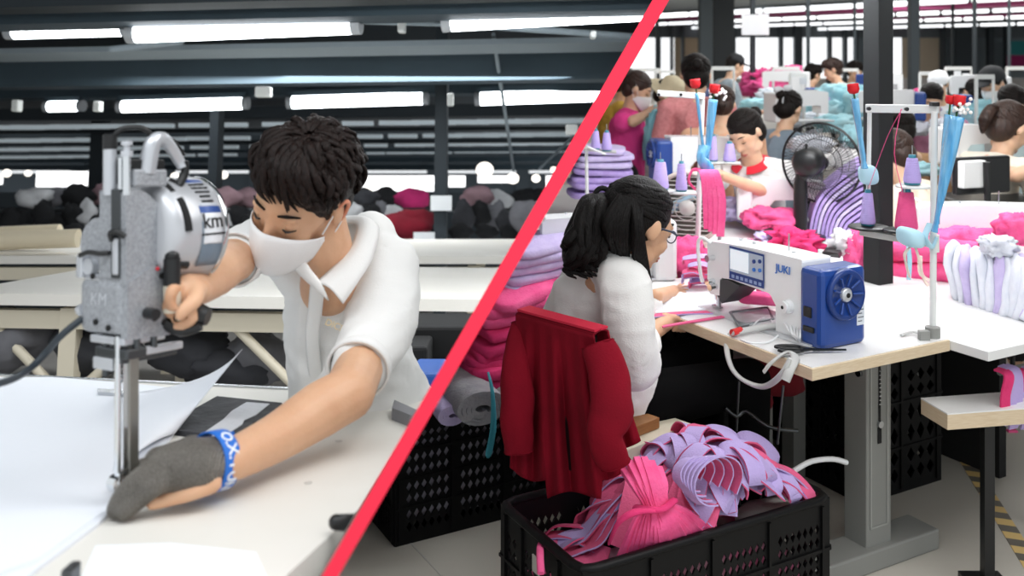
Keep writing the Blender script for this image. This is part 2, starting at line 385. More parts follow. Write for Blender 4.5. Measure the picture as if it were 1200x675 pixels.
# cream rolls lying on the far table
for i, (x0, x1, y, r) in enumerate(((-20, 92, 283, .055), (-30, 70, 276, .05), (-10, 60, 290, .04))):
    d = 5.9+.3*i; m = MB(); m.cyl(L(x0, y, d), L(x1, y-4, d), r, n=14); solo('fabric_roll', m, mat('cream_roll', '#dccfb4', .8), 'cream fabric roll lying on the far left table end', 'fabric roll', 'cream rolls on the far table')

# ---- garments on racks (blurred)
gc = {'black': '#17181b', 'white': '#d5d6d8', 'grey': '#77777c', 'dark grey': '#3a3b40', 'dusty pink': '#a98890', 'crimson': '#8b1029', 'hot pink': '#cf2c76', 'blue': '#3b6fa6'}
def heap(px, py, rx, ry, d, colr, s, name='garment_pile', where='on the rack', cat='clothes pile', grp=None):
    m = MB(); c = L(px, py, d); rr = (rx/F*d, rx/F*d*.7, ry/F*d)
    m.ball(c, rr, n=18, m=12)
    for i, p in enumerate(m.v):
        q = p-c; nn = noise.noise((q+V((s*3.1, s, 0)))*(1.6/rr[0])*.8); n3 = noise.noise((q+V((s, 0, s)))*(5/rr[0])); m.v[i] = c+q*(1+nn*.45+n3*.2)
    return solo(name, m, mat('garment_'+colr.replace(' ', '_'), gc[colr], .9, bump=.6, bs=14, var=1, vs=6), f'blurred {colr} pile of clothes {where}', cat, grp or f'{colr} clothes {where}')
rr_ = random.Random(3); s = 0
top = [(90, 'black'), (66, 'grey'), (40, 'white'), (125, 'dusty pink'), (150, 'white'), (185, 'dark grey'), (235, 'white'), (262, 'dusty pink'), (290, 'dusty pink'), (450, 'black'), (425, 'dark grey'), (480, 'hot pink'), (560, 'dusty pink'), (578, 'white'), (612, 'black'), (632, 'black'), (660, 'dark grey'), (700, 'black')]
for x, c_ in top:
    s += 1; heap(x, 232+rr_.uniform(-4, 3), 20, 12, 9.5+rr_.uniform(-.3, .3), c_, s, where='heaped on top of the racks')
for x in range(-10, 700, 19):
    s += 1; c_ = rr_.choice(['black', 'black', 'dark grey', 'dark grey', 'white', 'grey', 'black', 'blue' if x < 120 else 'black'])
    if 20 < x < 80 or 240 < x < 262: c_ = rr_.choice(['hot pink', 'white', 'black'])
    if 470 < x < 525: continue
    heap(x+rr_.uniform(-5, 5), 258+rr_.uniform(-8, 8), 13, 16, 9.0+rr_.uniform(-.2, .2), c_, s, where='hanging on the racks')
for x in range(0, 700, 30):
    s += 1; heap(x, 272, 14, 9, 8.6, rr_.choice(['black', 'black', 'grey', 'dark grey']), s, where='low on the racks')
heap(480, 262, 34, 20, 8.4, 'crimson', 77, where='beside the dark post'); heap(625, 256, 30, 20, 8.4, 'grey', 78, where='at the rack end'); 
for px, py in ((517, 238), (497, 281), (150, 262)):
    m = MB(); m.box(L(px, py, 8.0), (.17, .02, .12)); solo('paper_sign', m, mat('paper', '#dfe2e4', .7), {238: 'white paper sign on the dark post', 281: 'white paper note at the foot of the dark post', 262: 'white paper note hanging behind the machine'}[py], 'sign')
# rack rails
for i, (y, d, lab) in enumerate(((246, 9.2, 'upper'), (284, 8.9, 'lower'))):
    m = MB(); m.cyl(L(-40, y, d), L(720, y, d), .02, n=8); clip(solo('clothes_rack', m, STEELD, f'long {lab} rail of the clothes racks behind the tables', 'clothes rack'), True)
m = MB(); m.box((0, 10.4, .6), (24, .1, 1.2)); clip(solo('wall_low', m, DARKP2, kind='structure'), True)
# bags under the table behind the man
for i, (x, y, rx, ry, c_) in enumerate(((20, 395, 45, 36, 'grey'), (110, 410, 45, 34, 'dark grey'), (225, 410, 50, 26, 'dark grey'), (300, 415, 40, 30, 'grey'), (270, 430, 60, 20, 'dark grey'), (455, 400, 35, 26, 'dark grey'), (520, 400, 30, 30, 'black'))):
    heap(x, y, rx, ry, 4.1, c_, 100+i, 'cloth_bundle', 'under the long table behind the man', 'cloth bundle')
for px, py, lab in ((475, 420, 'black'), ):
    m = MB(); c = L(462, 425, 3.0); m.box(c, (.22, .3, .14)); solo('floor_crate', m, BLACKM, 'black crate behind the man below the table', 'crate', bevel=.01)
m = MB(); c = L(503, 452, 2.6); m.box(c, (.08, .2, .10)); m.box(c+V((0, 0, -.3)), (.03, .03, .6)); solo('blue_stool', m, mat('blue_seat', '#1c55a8', .5), 'blue plastic stool partly hidden behind the man', 'stool', bevel=.012)
m = MB(); c = L(520, 405, 3.2); m.box(c, (.22, .3, .16)); solo('floor_crate', m, BLACKM, 'second black crate beside the partition under the long table', 'crate', bevel=.01)

# ---- the near cutting table
fa, fb = LT(-80, 437), LT(560, 468); u = (fb-fa).normalized(); nn = V((u.y, -u.x, 0))
t = thing('cutting_table', 'large cream cutting table the man leans over', 'table', ((fa+fb)/2+nn*.6).xy.to_3d())
def slab(a, b, dep, z0, z1):
    q = [a, b, b+nn*dep, a+nn*dep]; return [V((p.x, p.y, z0)) for p in q[::-1]]+[V((p.x, p.y, z1)) for p in q[::-1]]
m = MB(); m.hexa(slab(fa, fb, 1.35, .875, .92)); clip(part('tabletop', m, mat('table_paper', '#e5e3dd', .6, bump=.1, bs=350, var=.5, vs=3, col2='#dedbd3'), t), True)
m = MB(); m.hexa(slab(fa-nn*.012, fb-nn*.012, .012, .868, .924)); clip(part('edge_strip', m, STEEL, t, 'thin metal strip along the far edge'), True)
for q in (.25, 1.3):
    for w_ in (.1, 1.2):
        p = fa+u*q+nn*w_; m = MB(); m.box((p.x, p.y, .437), (.06, .06, .875)); part('leg', m, BEIGEM, t)

PAPER = mat('marker_paper', '#e9edf4', .7, bump=.1, bs=20)
def sheet(name, poly, z, th, mt, label, cat, **kw):
    m = MB(); m.prism([V((LT(x, y, z).x, LT(x, y, z).y, z)) for x, y in poly][::-1], (0, 0, th)); return solo(name, m, mt, label, cat, **kw)
sheet('paper_stack', [(-70, 446), (60, 445), (150, 452), (238, 462), (204, 510), (190, 530), (150, 585), (112, 620), (48, 668), (10, 700), (-90, 720)], .92, .006, PAPER, 'thick stack of white paper covering the left of the table', 'paper')
for i, dy in enumerate((1, 2.2)):
    sheet('marker_sheet', [(-70, 449+dy*3), (130, 457+dy*3), (215, 480), (185, 530), (150, 584-dy), (110, 615-dy*3), (46, 662-dy*3), (-90, 705)], .9262+i*.0012, .0008, PAPER, ('white marker sheet under the topmost one', 'topmost white marker sheet of the stack')[i], 'paper')
sheet('paper_sheet', [(112, 640), (200, 637), (300, 648), (318, 690), (90, 690)], .92, .001, mat('paper_bluish', '#eff3f9', .7), 'separate white sheet at the front edge of the table', 'paper')
# the lifted corner of the top sheet
p0, p1, p2, p3 = LT(150, 462, .928), LT(238, 466, .928), LT(205, 508, .928), LT(130, 560, .928); tip = L(284, 409, 1.72)
def curl(a, b):
    base = (p0*(1-a)+p1*a)*(1-b)+(p3*(1-a)+p2*a)*b
    k_ = max(0, a-.25)/.75; e_ = (1-b)**1.4*k_**2
    return base*(1-e_)+tip*e_+V((0, 0, .012*math.sin(a*PI)*(1-e_)))
m = MB(); m.grid(curl, 20, 12); solo('lifted_paper', m, PAPER, 'white sheet whose corner curls up to a thin point', 'paper', solid=.0008)
sheet('black_cloth', [(254, 470), (330, 478), (334, 486), (318, 494), (296, 502), (285, 517), (244, 516), (204, 510), (226, 486)], .92, .010, mat('black_fabric', '#26272a', .75, bump=.6, bs=30, var=1, vs=20, col2='#3b3c40'), 'black cloth pieces lying under the white strip', 'cloth', bevel=.003)
sheet('white_strip', [(289, 472), (316, 474), (300, 487), (286, 493), (284, 498), (262, 512), (240, 518), (236, 510), (262, 492), (272, 482)], .931, .0015, mat('white_scrap', '#c9cbd0', .8, bump=.5, bs=40), 'torn white strip lying across the black cloth', 'cloth')
# grey clamp at the right edge, black marker, small dark tool
a = LT(462, 488, .92); t = thing('table_clamp', 'grey metal tool lying at the right edge of the table', 'tool', a)
m = MB(); q = [LT(x, y, .92) for x, y in ((459, 492), (462, 482), (500, 500), (498, 508))]; m.prism(q[::-1], (0, 0, .022)); part('base', m, mat('tool_grey', '#7d7d82', .4, .4), t, bevel=.003)
m = MB(); q = [L(x, y, 1.85) for x, y in ((478, 492), (492, 478), (515, 455), (520, 475), (500, 505))]; m.prism(q, (0, .02, 0)); part('blade', m, mat('tool_grey2', '#8a8a90', .35, .5), t, bevel=.002)
m = MB(); a = LT(394, 612, .935); b = LT(425, 613, .935); m.cyl(a, b, .010, .012, n=12); m.ball(a, .010); solo('marker_pen', m, BLACKP, 'glossy black marker pen near the front right of the table', 'pen')
m = MB(); m.box(LT(83, 673, .932), (.012, .03, .02)); solo('small_tool', m, STEELD, 'tiny dark tool at the bottom edge of the table', 'tool', bevel=.003)
for x, y in ((397, 517), (361, 566), (414, 486), (244, 580)):
    q = LT(x, y, .9205); m = MB(); m.lathe([(0.0001, 0), (.006, 0), (.006, .0008), (.0001, .0008)], Matrix.Translation(q), 16); solo('table_stud', m, mat('stud', '#d4d2cc', .6), 'small round mark stud on the cream table top', 'stud', 'studs on the cutting table')
t = thing('paper_clamp', 'small silver clamp on the paper behind the machine blade', 'clamp', LT(130, 463))
m = MB(); q = [LT(x, y, .927) for x, y in ((114, 460), (150, 461), (150, 466), (115, 464))]; m.prism(q[::-1], (0, 0, .008)); part('base', m, STEEL, t)
m = MB(); m.tube([LT(139, 463, .935), L(138, 450, 1.93), L(143, 442, 1.93), L(150, 443, 1.93), L(150, 462, 1.93)], .006, 8, 4); part('lever', m, STEEL, t)
# ================================================================== PEOPLE: shared builders
def sph(r, az, el):                            # point on the head ellipsoid; az 0 = face, +90 = subject's right; el from crown down
    a, e = math.radians(az), math.radians(el)
    return V((r[0]*math.sin(e)*math.sin(a), r[1]*math.sin(e)*math.cos(a), r[2]*math.cos(e)))
def head_frame(c, fw, up=(0, 0, 1), s=1.0):
    fw = V(fw).normalized(); up = V(up); up = (up-fw*up.dot(fw)).normalized(); x = fw.cross(up)
    m = Matrix((x, fw, up)).transposed().to_4x4() @ Matrix.Scale(s, 4); m.translation = V(c); return m
def head_blob(m, H, n=16, ears=True):
    m.M = H
    m.ball((0, -.018, .022), (.076, .092, .084), n=n, m=12)
    m.ball((0, .018, .0), (.068, .072, .08), n=n, m=12)
    m.ball((0, .028, -.045), (.057, .058, .066), n=n, m=12)
    m.ball((0, .052, -.092), (.028, .028, .022), n=n, m=8)
    for s in (-1, 1):
        m.ball((s*.034, .052, -.038), (.026, .027, .024), n=12, m=8)
        m.ball((s*.044, .012, -.075), (.018, .035, .025), n=12, m=8)
        m.ball((s*.028, .074, .018), (.022, .012, .008), n=12, m=6)
        m.ball((s*.011, .09, -.036), (.008, .010, .008), n=10, m=6)
        if ears:
            m.ball((s*.077, -.008, -.005), (.010, .020, .030), rot=rotm(z=s*-18, x=-8), n=12, m=8)
    m.chain([(0, .080, .012), (0, .092, -.012), (0, .104, -.034)], [.009, .009, .011], 2, 10)
    m.ball((0, .083, -.067), (.021, .012, .006), n=12, m=6); m.ball((0, .080, -.078), (.018, .012, .007), n=12, m=6)
    m.M = None
def face(t, H, look='down', mask=False, glasses=False, lips=True, brow=HAIR, lid=SKIN):
    for s in (-1, 1):
        m = MB(); m.M = H; m.tube([(s*.014, .085, .022), (s*.032, .083, .029), (s*.050, .068, .024)], [.002, .0032, .0012], 6, 4, flat=1.0); part('eyebrow', m, brow, t)
    m = MB(); m.M = H
    if look == 'down':
        for s in (-1, 1):
            m = MB(); m.M = H; m.ball((s*.031, .071, .004), (.0155, .0125, .0115), n=14, m=8); part('eyelid', m, lid, t)
            m = MB(); m.M = H; m.tube([(s*.017, .080, -.002), (s*.031, .0845, -.007), (s*.046, .074, -.003)], [.001, .0024, .001], 6, 4); part('eyelashes', m, IRIS, t)
    else:
        for s in (-1, 1): m.ball((s*.031, .072, .004), (.0145, .0115, .0075), n=14, m=8)
        part('eyes', m, EYEW, t)
        m = MB(); m.M = H
        for s in (-1, 1): m.ball((s*.031, .082, .003), (.006, .003, .006), n=10, m=6); m.tube([(s*.017, .080, .006), (s*.031, .085, .013), (s*.046, .073, .007)], .0014, 6, 4)
        part('irises', m, IRIS, t)
    if lips and not mask:
        m = MB(); m.M = H
        m.tube([(-.022, .082, -.071), (0, .096, -.067), (.022, .082, -.071)], [.001, .0045, .001], 8, 4); m.tube([(-.019, .082, -.075), (0, .093, -.077), (.019, .082, -.075)], [.001, .005, .001], 8, 4)
        part('lips', m, LIP, t)
    if mask:
        m = MB()
        def g(u, v):
            a = (u*2-1); k = 1-abs(a); an = math.radians(78*a)
            zt = -.012+.004*k-.030*abs(a)**1.5; zb = -.128+.055*abs(a)**1.6; z = zt*(1-v)+zb*v
            y = .070*math.cos(an)+.010+.047*k**.8*math.sin(PI*(.15+.72*v))**.7; x = .074*math.sin(an)*(1-.06*v)
            return H @ V((x, y-.02*v*v*(1-k*.3), z))
        m.grid(g, 28, 12); mk = part('face_mask', m, mat('mask_white', '#eeeeee', .85, bump=.1, bs=300), t, 'white folded face mask', solid=.0015)
        for s in (-1, 1):
            for pts in ([(s*.070, .028, -.036), (s*.079, .005, .004), (s*.083, -.016, .026)], [(s*.068, .022, -.075), (s*.080, -.006, -.040), (s*.083, -.022, -.01)]):
                m = MB(); m.M = H; m.tube(pts, .0016, 6, 5); part('ear_loop', m, mat('mask_white', '#eeeeee'), mk)
    if glasses:
        m = MB(); m.M = H
        for s in (-1, 1):
            c = V((s*.033, .092, -.004)); q = [c+V((math.cos(a)*.022, -abs(math.cos(a))*.004*(1 if s*math.cos(a) > 0 else 0), math.sin(a)*.016)) for a in [i*PI/8 for i in range(17)]]
            m.tube(q, .0016, 6, 1, cap=False); m.tube([c+V((s*.022, -.002, .008)), (s*.073, .05, .008), (s*.080, -.01, .004)], .0028, 6, 3)
        m.tube([(-.008, .096, .0), (.008, .096, .0)], .0014, 6, 1)
        part('glasses', m, mat('glasses_frame', '#22304a', .3), t, 'thin dark blue glasses')
def tufts(m, H, er, cen, flows, rnd, r0=.010, lift=1.05, wob=.01, n=6):
    for (az0, el0, az1, el1, extra) in flows:
        pts = []
        for i in range(5):
            k = i/4; p = sph([q*(lift+extra*math.sin(k*PI)) for q in er], az0+(az1-az0)*k, el0+(el1-el0)*k)
            pts.append(H @ (V(cen)+p+V((rnd.uniform(-wob, wob), rnd.uniform(-wob, wob), rnd.uniform(-wob, wob)))*.5))
        s = H.to_scale().x
        m.tube(pts, [r0*.5*s, r0*s, r0*s, r0*.8*s, r0*.12*s], n, 3, flat=.45, up=(pts[0]-(H @ V(cen))))
def hair_base(H, kind='short', n=18):
    m = MB(); m.M = H
    m.ball((0, -.022, .030), (.083, .098, .094), n=n, m=12)
    m.ball((0, -.052, -.020), (.074, .062, .075), n=n, m=12)
    m.M = None; return m
def hair(t, H, style, mt=HAIR, seed=1, dense=1.0, voxel=0):
    rn = random.Random(seed); er = (.080, .096, .092); cen = (0, -.020, .028)
    m = hair_base(H); fl = []
    if style == 'short_man':
        for i in range(int(330*dense)):
            az = rn.uniform(-180, 180); fr_ = abs(az)
            end = 66 if fr_ < 50 else (88 if fr_ < 110 else 122)
            e0 = rn.uniform(3, end*.75); fl.append((az+rn.uniform(-10, 10)+(25 if fr_ < 60 else 0), e0, az+rn.uniform(-8, 8), min(e0+rn.uniform(28, 55), end+rn.uniform(-6, 6)), .06+rn.uniform(0, .05)))
        m2 = MB()
        for i in range(int(90*dense)):         # swept fringe
            az = rn.uniform(-62, 62); fl.append((az+25, rn.uniform(5, 30), az-6+rn.uniform(-6, 6), rn.uniform(60, 84), .16+rn.uniform(0, .10)))
        tufts(m, H, er, cen, fl, rn, .0078, 1.09, .012)
    else:                                      # drawn back
        for i in range(int(150*dense)):
            az = rn.uniform(-115, 115); e0 = rn.uniform(30, 62) if abs(az) < 60 else rn.uniform(40, 92)
            tgt = 180 if az > 0 else -180
            fl.append((az, e0, tgt*.93, rn.uniform(52, 84), rn.uniform(.0, .03)))
        tufts(m, H, er, cen, fl, rn, .0095, 1.01, .005)
        for i in range(int(60*dense)):
            az = rn.uniform(120, 240); fl2 = [(az, rn.uniform(95, 118), 180+rn.uniform(-8, 8), rn.uniform(70, 82), .01)]; tufts(m, H, er, cen, fl2, rn, .009, 1.02, .004)
        if style == 'bun':
            m.M = H; m.ball((0, -.135, .03), (.032, .03, .034), n=12, m=8); m.M = None
        if style == 'ponytail_short':
            m.M = H; m.chain([(0, -.11, .03), (0, -.145, .01), (0, -.155, -.05), (0, -.14, -.10)], [.018, .028, .028, .010], 3, 8); m.M = None
    return part('hair', m, mt, t)
def finger(m, base, d1, lens, bend, axis, r0, n=10):
    p = V(base); d = V(d1).normalized(); pts = [p]; ax = V(axis).normalized()
    for l, b in zip(lens, bend):
        d = Matrix.Rotation(math.radians(b), 3, ax) @ d; p = p+d*l; pts.append(p)
    for i in range(len(pts)-1): m.cap(pts[i], pts[i+1], r0*(1-.09*i), r0*(1-.09*(i+1)), n)
    return pts[-1]

# ================================================================== the man in white
t = thing('person', 'man in white polo and face mask bending over the cutting table with a gloved hand', 'person', (L(420, 470, 2.15).x, 2.15, 0))
H = head_frame(L(352, 229, 1.84), (-.42, -.70, -.52), (.26, -.30, .78), 1.02)
b = MB(); head_blob(b, H)
neck = [L(388, 335, 1.97), L(383, 300, 1.92), L(370, 255, 1.88)]
b.chain(neck, [.062, .052, .056], 3, 14)
b.chain([L(418, 480, 2.14), L(410, 410, 2.10), L(402, 360, 2.08)], [.10, .09, .085], 3, 14)
shR, shL = L(320, 285, 1.99), L(447, 312, 2.02)
b.chain([shR, L(392, 335, 2.06), shL], [.04, .055, .042], 3, 12)
elR, wrR = L(272, 306, 1.80), L(233, 337, 1.56)
b.chain([shR, L(295, 297, 1.9), elR, L(252, 322, 1.68), wrR], [.045, .043, .040, .037, .027], 4, 14)
elL, wrL = L(408, 462, 1.70), LT(268, 541, .972)
b.chain([shL, L(449, 360, 2.0), L(438, 402, 1.91), L(422, 430, 1.81), elL], [.045, .040, .038, .043, .044], 3, 14)
b.chain([elL, L(375, 480, 1.66), L(325, 512, 1.58), wrL], [.044, .045, .037, .029], 4, 14)
# right hand round the machine's grip
pr = L(219, 343, 1.50)
b.cap(wrR, pr, .026, .028); b.ball(L(226, 341, 1.51), (.028, .030, .022))
for i, (x0, y0, x1, y1, x2, y2, x3, y3, d) in enumerate(((212, 334, 202, 340, 199, 352, 203, 362, 1.455), (214, 343, 201, 350, 196, 360, 200, 368, 1.465), (222, 358, 226, 372, 214, 381, 202, 385, 1.47), (230, 360, 234, 371, 224, 380, 212, 388, 1.49))):
    b.chain([L(x0, y0, 1.49), L(x1, y1, d), L(x2, y2, d), L(x3, y3, d+.005)], [.0095, .0092, .0085, .0075], 3, 10)
b.chain([L(232, 340, 1.49), L(228, 352, 1.465), L(217, 362, 1.45), L(211, 370, 1.445)], [.013, .0125, .0105, .0085], 3, 10)
# left hand, partly inside the glove
b.cap(wrL, LT(212, 556, .965), .027, .027)
for pts, r in (([LT(205, 545, .975), LT(175, 555, .975), LT(150, 575, .955), LT(136, 596, .932)], .009), ([LT(205, 555, .97), LT(182, 565, .968), LT(165, 580, .95), LT(148, 598, .932)], .009),
             ([LT(200, 540, .975), LT(170, 545, .972), LT(150, 558, .955), LT(139, 572, .94)], .0085), ([LT(215, 535, .97), LT(190, 532, .968), LT(172, 540, .955), LT(160, 552, .94)], .008)):
    b.chain(pts, [r*1.1, r, r*.95, r*.8], 3, 10)
b.chain([LT(248, 566, .955), LT(225, 576, .950), LT(203, 583, .943), LT(178, 591, .937)], [.015, .0125, .011, .0085], 3, 10)
body = part('body', b, SKIN, t, voxel=.0045, smooth=2)
face(t, H, 'down', mask=True)
hair(t, H, 'short_man', mat('man_hair', '#0b0706', .5, var=1, vs=40, col2='#21120d', stretch=(8, 2, 2), spec=.22, bump=.5, bs=60), seed=5)
# ear detail: redder inner ear rims
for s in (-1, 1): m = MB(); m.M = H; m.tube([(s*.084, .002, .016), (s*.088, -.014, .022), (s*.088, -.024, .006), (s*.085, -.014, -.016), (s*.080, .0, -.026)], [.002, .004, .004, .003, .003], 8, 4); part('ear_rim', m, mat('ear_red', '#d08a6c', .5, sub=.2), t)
# polo shirt
m = MB()
m.chain([L(420, 500, 2.12), L(418, 462, 2.12), L(406, 405, 2.07), L(400, 352, 2.05)], [.135, .132, .118, .108], 3, 18)
m.chain([L(335, 292, 2.0), L(365, 325, 2.02), L(400, 335, 2.05), L(440, 305, 2.04)], [.052, .06, .075, .066], 3, 16)
m.chain([L(437, 278, 2.05), L(420, 295, 2.06)], [.05, .06], 1, 16)
m.chain([L(330, 290, 2.0), L(302, 287, 1.93), L(281, 300, 1.84)], [.052, .050, .046], 3, 16)
m.chain([L(447, 312, 2.04), L(449, 360, 1.98), L(438, 400, 1.89), L(424, 424, 1.83)], [.070, .070, .060, .054], 3, 16)
m.chain([L(460, 440, 2.12), L(470, 480, 2.14)], [.055, .07], 2, 16)
POLO = mat('polo_white', '#e8e8e6', .9, bump=.15, bs=400)
shirt_ = part('polo_shirt', m, POLO, t, 'white short-sleeved polo shirt', voxel=.007, smooth=5, disp=[(.012, .10, (1, 1, .3)), (.007, .06, (.4, .6, 1.2))])
# sleeve hems, placket, collar
for a, r_, n_ in ((L(277, 303, 1.82), .050, (elR-L(302, 290, 1.93))), (L(421, 430, 1.815), .057, (elL-L(445, 380, 1.93)))):
    fm = fr(a, n_); m = MB(); m.lathe([(r_, -.012), (r_*1.03, 0), (r_*1.02, .012), (r_*.93, .012), (r_*.93, -.012)], fm @ Matrix.Rotation(PI/2, 4, 'Y'), 32); part('sleeve_hem', m, POLO, shirt_)
def flap(pts, name, lab=None, th=.003):
    m = MB(); m.add(pts, [tuple(range(len(pts)))]); return part(name, m, POLO, t, lab, solid=th, bevel=.001)
def collar_side(a, b, wid, tip):
    pass
cl = MB()
def cg(u, v):                                  # collar: from left tip, round the neck, to right tip
    path = [L(369, 327, 1.86), L(356, 303, 1.86), L(352, 285, 1.9), L(385, 268, 2.02), L(415, 262, 1.99), L(415, 282, 1.93), L(398, 306, 1.885), L(370, 332, 1.85)]
    out = [L(385, 352, 1.84), L(346, 316, 1.855), L(330, 285, 1.92), L(385, 262, 2.08), L(440, 262, 2.0), L(437, 300, 1.905), L(420, 330, 1.86), L(402, 356, 1.84)]
    def ev(ps, u):
        c = catmull(ps, 8); k = u*(len(c)-1); i = min(int(k), len(c)-2); return c[i].lerp(c[i+1], k-i)
    a, b_ = ev(path, u), ev(out, u); p = a.lerp(b_, v); return p+V((0, -.008, .012))*math.sin(v*PI)
cl.grid(cg, 56, 6); part('collar', cl, POLO, shirt_, 'open white shirt collar', solid=.004)
m = MB(); m.tube([L(372, 335, 1.855), L(369, 365, 1.90), L(366, 400, 1.93), L(372, 455, 1.98)], .014, 8, 6, flat=.25, up=(0, -1, 0)); part('placket', m, POLO, shirt_)
text('chest_lettering', 'DICIOR', fr(L(398, 384, 1.885), (1, .02, -.42), (.3, .35, 1)) @ Matrix.Rotation(PI/2, 4, 'X') , .017, mat('gold_thread', '#d9c08a', .6), shirt_)
# steel mesh glove with blue strap
gm = MB()
gm.chain([LT(249, 541, .972), LT(228, 546, .977), LT(200, 550, .975)], [.034, .038, .034], 4, 16)
gm.cap(LT(225, 535, .974), LT(185, 540, .972), .030, .020)
for pts, r in (([LT(205, 545, .975), LT(175, 555, .977), LT(150, 575, .957), LT(135, 597, .934)], .0155), ([LT(205, 557, .968), LT(182, 568, .965), LT(165, 582, .95), LT(146, 600, .934)], .0145),
             ([LT(200, 540, .975), LT(170, 545, .972), LT(152, 553, .957), LT(136, 566, .94)], .010)):
    gm.chain(pts, [r*1.25, r*1.1, r, r*.8], 4, 12)
MESHG = mat('steel_mesh', '#a9a49c', .5, .2, bump=1, bs=95, wave=2.5, var=1.2, vs=500, col2='#7b766f')
gl = part('mesh_glove', gm, MESHG, t, 'grey steel mesh cutting glove', voxel=.0035, smooth=3)
ax = (LT(228, 550, .975)-wrL).normalized()
m = MB(); fm = fr(LT(252, 540, .973), ax) @ Matrix.Rotation(PI/2, 4, 'Y'); m.lathe([(.0395, -.014), (.0415, -.013), (.0415, .013), (.0395, .014), (.037, 0), (.0395, -.014)], fm, 40)
m.tube([LT(258, 520, 1.0), L(268, 512, 1.60), L(274, 506, 1.62)], [.011, .010, .006], 8, 3, flat=.2, up=(0, -.5, 1))
st = part('wrist_strap', m, mat('strap_blue', '#1e6fd0', .5, bump=.3, bs=400), t, 'blue woven wrist strap')
cc = LT(252, 540, .973)
for i, ch in enumerate('O.X.YUN'):
    an = math.radians((60, 46, 31, 16, 2, -20, -43)[i])
    upv = V((0, 0, 1)); xx = ax; rad = (xx.cross(upv)).normalized(); rad = rad if rad.y < 0 else -rad
    nrm = (rad*math.cos(an)+xx.cross(rad)*math.sin(an)*(1 if xx.cross(rad).z > 0 else -1)).normalized()
    # reading direction runs down the strap
    dn = (-rad*math.sin(an)+xx.cross(rad)*math.cos(an)*(1 if xx.cross(rad).z > 0 else -1)); rd = -dn
    m4 = Matrix((rd, nrm.cross(rd), nrm)).transposed().to_4x4(); m4.translation = cc+nrm*.0418
    text('strap_lettering', ch, m4, .023, mat('letter_white', '#e8eef6', .6), st, bold=.0004)
for x, y in ((225, 527), (235, 538)):
    m = MB(); q = L(x, y, 1.462 if x < 230 else 1.45); m.ball(q, (.0075, .004, .0075), n=14, m=8); m.ball(q+V((0, -.003, 0)), (.003, .003, .003), n=10, m=6); part('glove_stud', m, CHROME, gl)

# ================================================================== the straight knife cutting machine
O = L(145, 395, 1.33); fa_, sb_ = V((.86, -.51, 0)), V((.51, .86, 0)); UPV = (L(145, 200, 1.33)-O).normalized()
MF = Matrix((fa_, sb_*.68, UPV)).transposed().to_4x4(); MF.translation = O
def K(a, b, c): return MF @ V((a, b, c))
HAM = mat('hammered_grey', '#aeb1b6', .42, .35, bump=.25, bs=260, var=1.1, vs=220, col2='#8f9297')
SIL = mat('satin_silver', '#c9ccd1', .3, .5)
t = thing('cutting_machine', 'upright grey straight knife cutting machine standing on the paper', 'cutting machine', LT(150, 592, .927))
def kbox(name, a, b, c, mt, bevel=.003, lab=None):
    m = MB(); m.M = MF; m.box(((a[0]+a[1])/2, (b[0]+b[1])/2, (c[0]+c[1])/2), (a[1]-a[0], b[1]-b[0], c[1]-c[0])); return part(name, m, mt, t, lab, bevel=bevel)
kbox('gear_cover', (-.090, .0), (-.004, .03), (0, .072), HAM, .010)
kbox('gear_cover_top', (-.086, -.002), (.0, .03), (.066, .080), SIL, .006)
text('embossed_lettering', 'KM', fr(K(-.047, -.0046, .045), fa_, UPV) @ Matrix.Rotation(PI/2, 4, 'X'), .024, mat('emboss', '#c2c5ca', .45, .3), t)
kbox('gear_housing', (-.084, .002), (.031, .118), (-.004, .070), HAM, .006)
m = MB(); m.M = MF
prof = [(0.032, .06), (0.0, .06), (0, .190), (.010, .193), (.03, .193), (.052, .186), (.078, .172), (.096, .15), (.100, .125), (.094, .108), (.075, .092), (.060, .08), (.056, .068), (.056, .05)]
m.prism([V((-.05, y, z)) for y, z in prof], (.055, 0, 0)); part('column_casting', m, HAM, t, bevel=.004)
m = MB(); m.M = MF; m.prism([V((-.006, y, z)) for y, z in ((.0, -.004), (.0, .07), (.06, .09), (.11, .075), (.121, .05), (.119, .008), (.1, -.006), (.05, -.004))], (.014, 0, 0)); part('side_plate', m, HAM, t, bevel=.004)
m = MB(); m.cyl(K(-.062, .008, .118), K(-.062, .05, .118), .036, n=28); part('gear_lobe', m, HAM, t, bevel=.006)
m = MB(); m.cyl(K(-.07, -.006, .088), K(-.07, .01, .088), .011, n=16); m.M = MF; m.box((-.085, .0, .088), (.012, .02, .03)); part('adjuster', m, SIL, t, bevel=.002)
m = MB(); m.tube([K(-.080, -.012, .103), K(-.06, -.014, .108), K(-.04, -.012, .107), K(-.026, -.004, .108)], .0035, 8, 4); part('lever', m, BLACKP, t)
kbox('rail', (-.024, -.006), (-.003, .006), (.075, .193), STEELD, .001)
kbox('rail_block', (-.018, -.008), (-.008, .002), (.08, .128), SIL, .002)
m = MB(); m.tube([K(-.018, -.006, .125), K(-.015, -.014, .135), K(-.0, -.014, .137), K(.008, -.006, .130)], .0038, 8, 4); part('hook', m, BLACKP, t)
for a, b_, c0_, c1_, r_, mt in ((-.032, .004, .185, .262, .0088, SIL), (-.016, .012, .185, .236, .0042, CHROME), (.001, .006, .185, .243, .0052, CHROME)):
    m = MB(); m.cyl(K(a, b_, c0_), K(a, b_, c1_), r_, n=18); part('guide_rod', m, mt, t)
m = MB(); m.cyl(K(-.032, .004, .247), K(-.032, .004, .267), .0096, n=18); part('rod_cap', m, BLACKP, t, 'black rod cap')
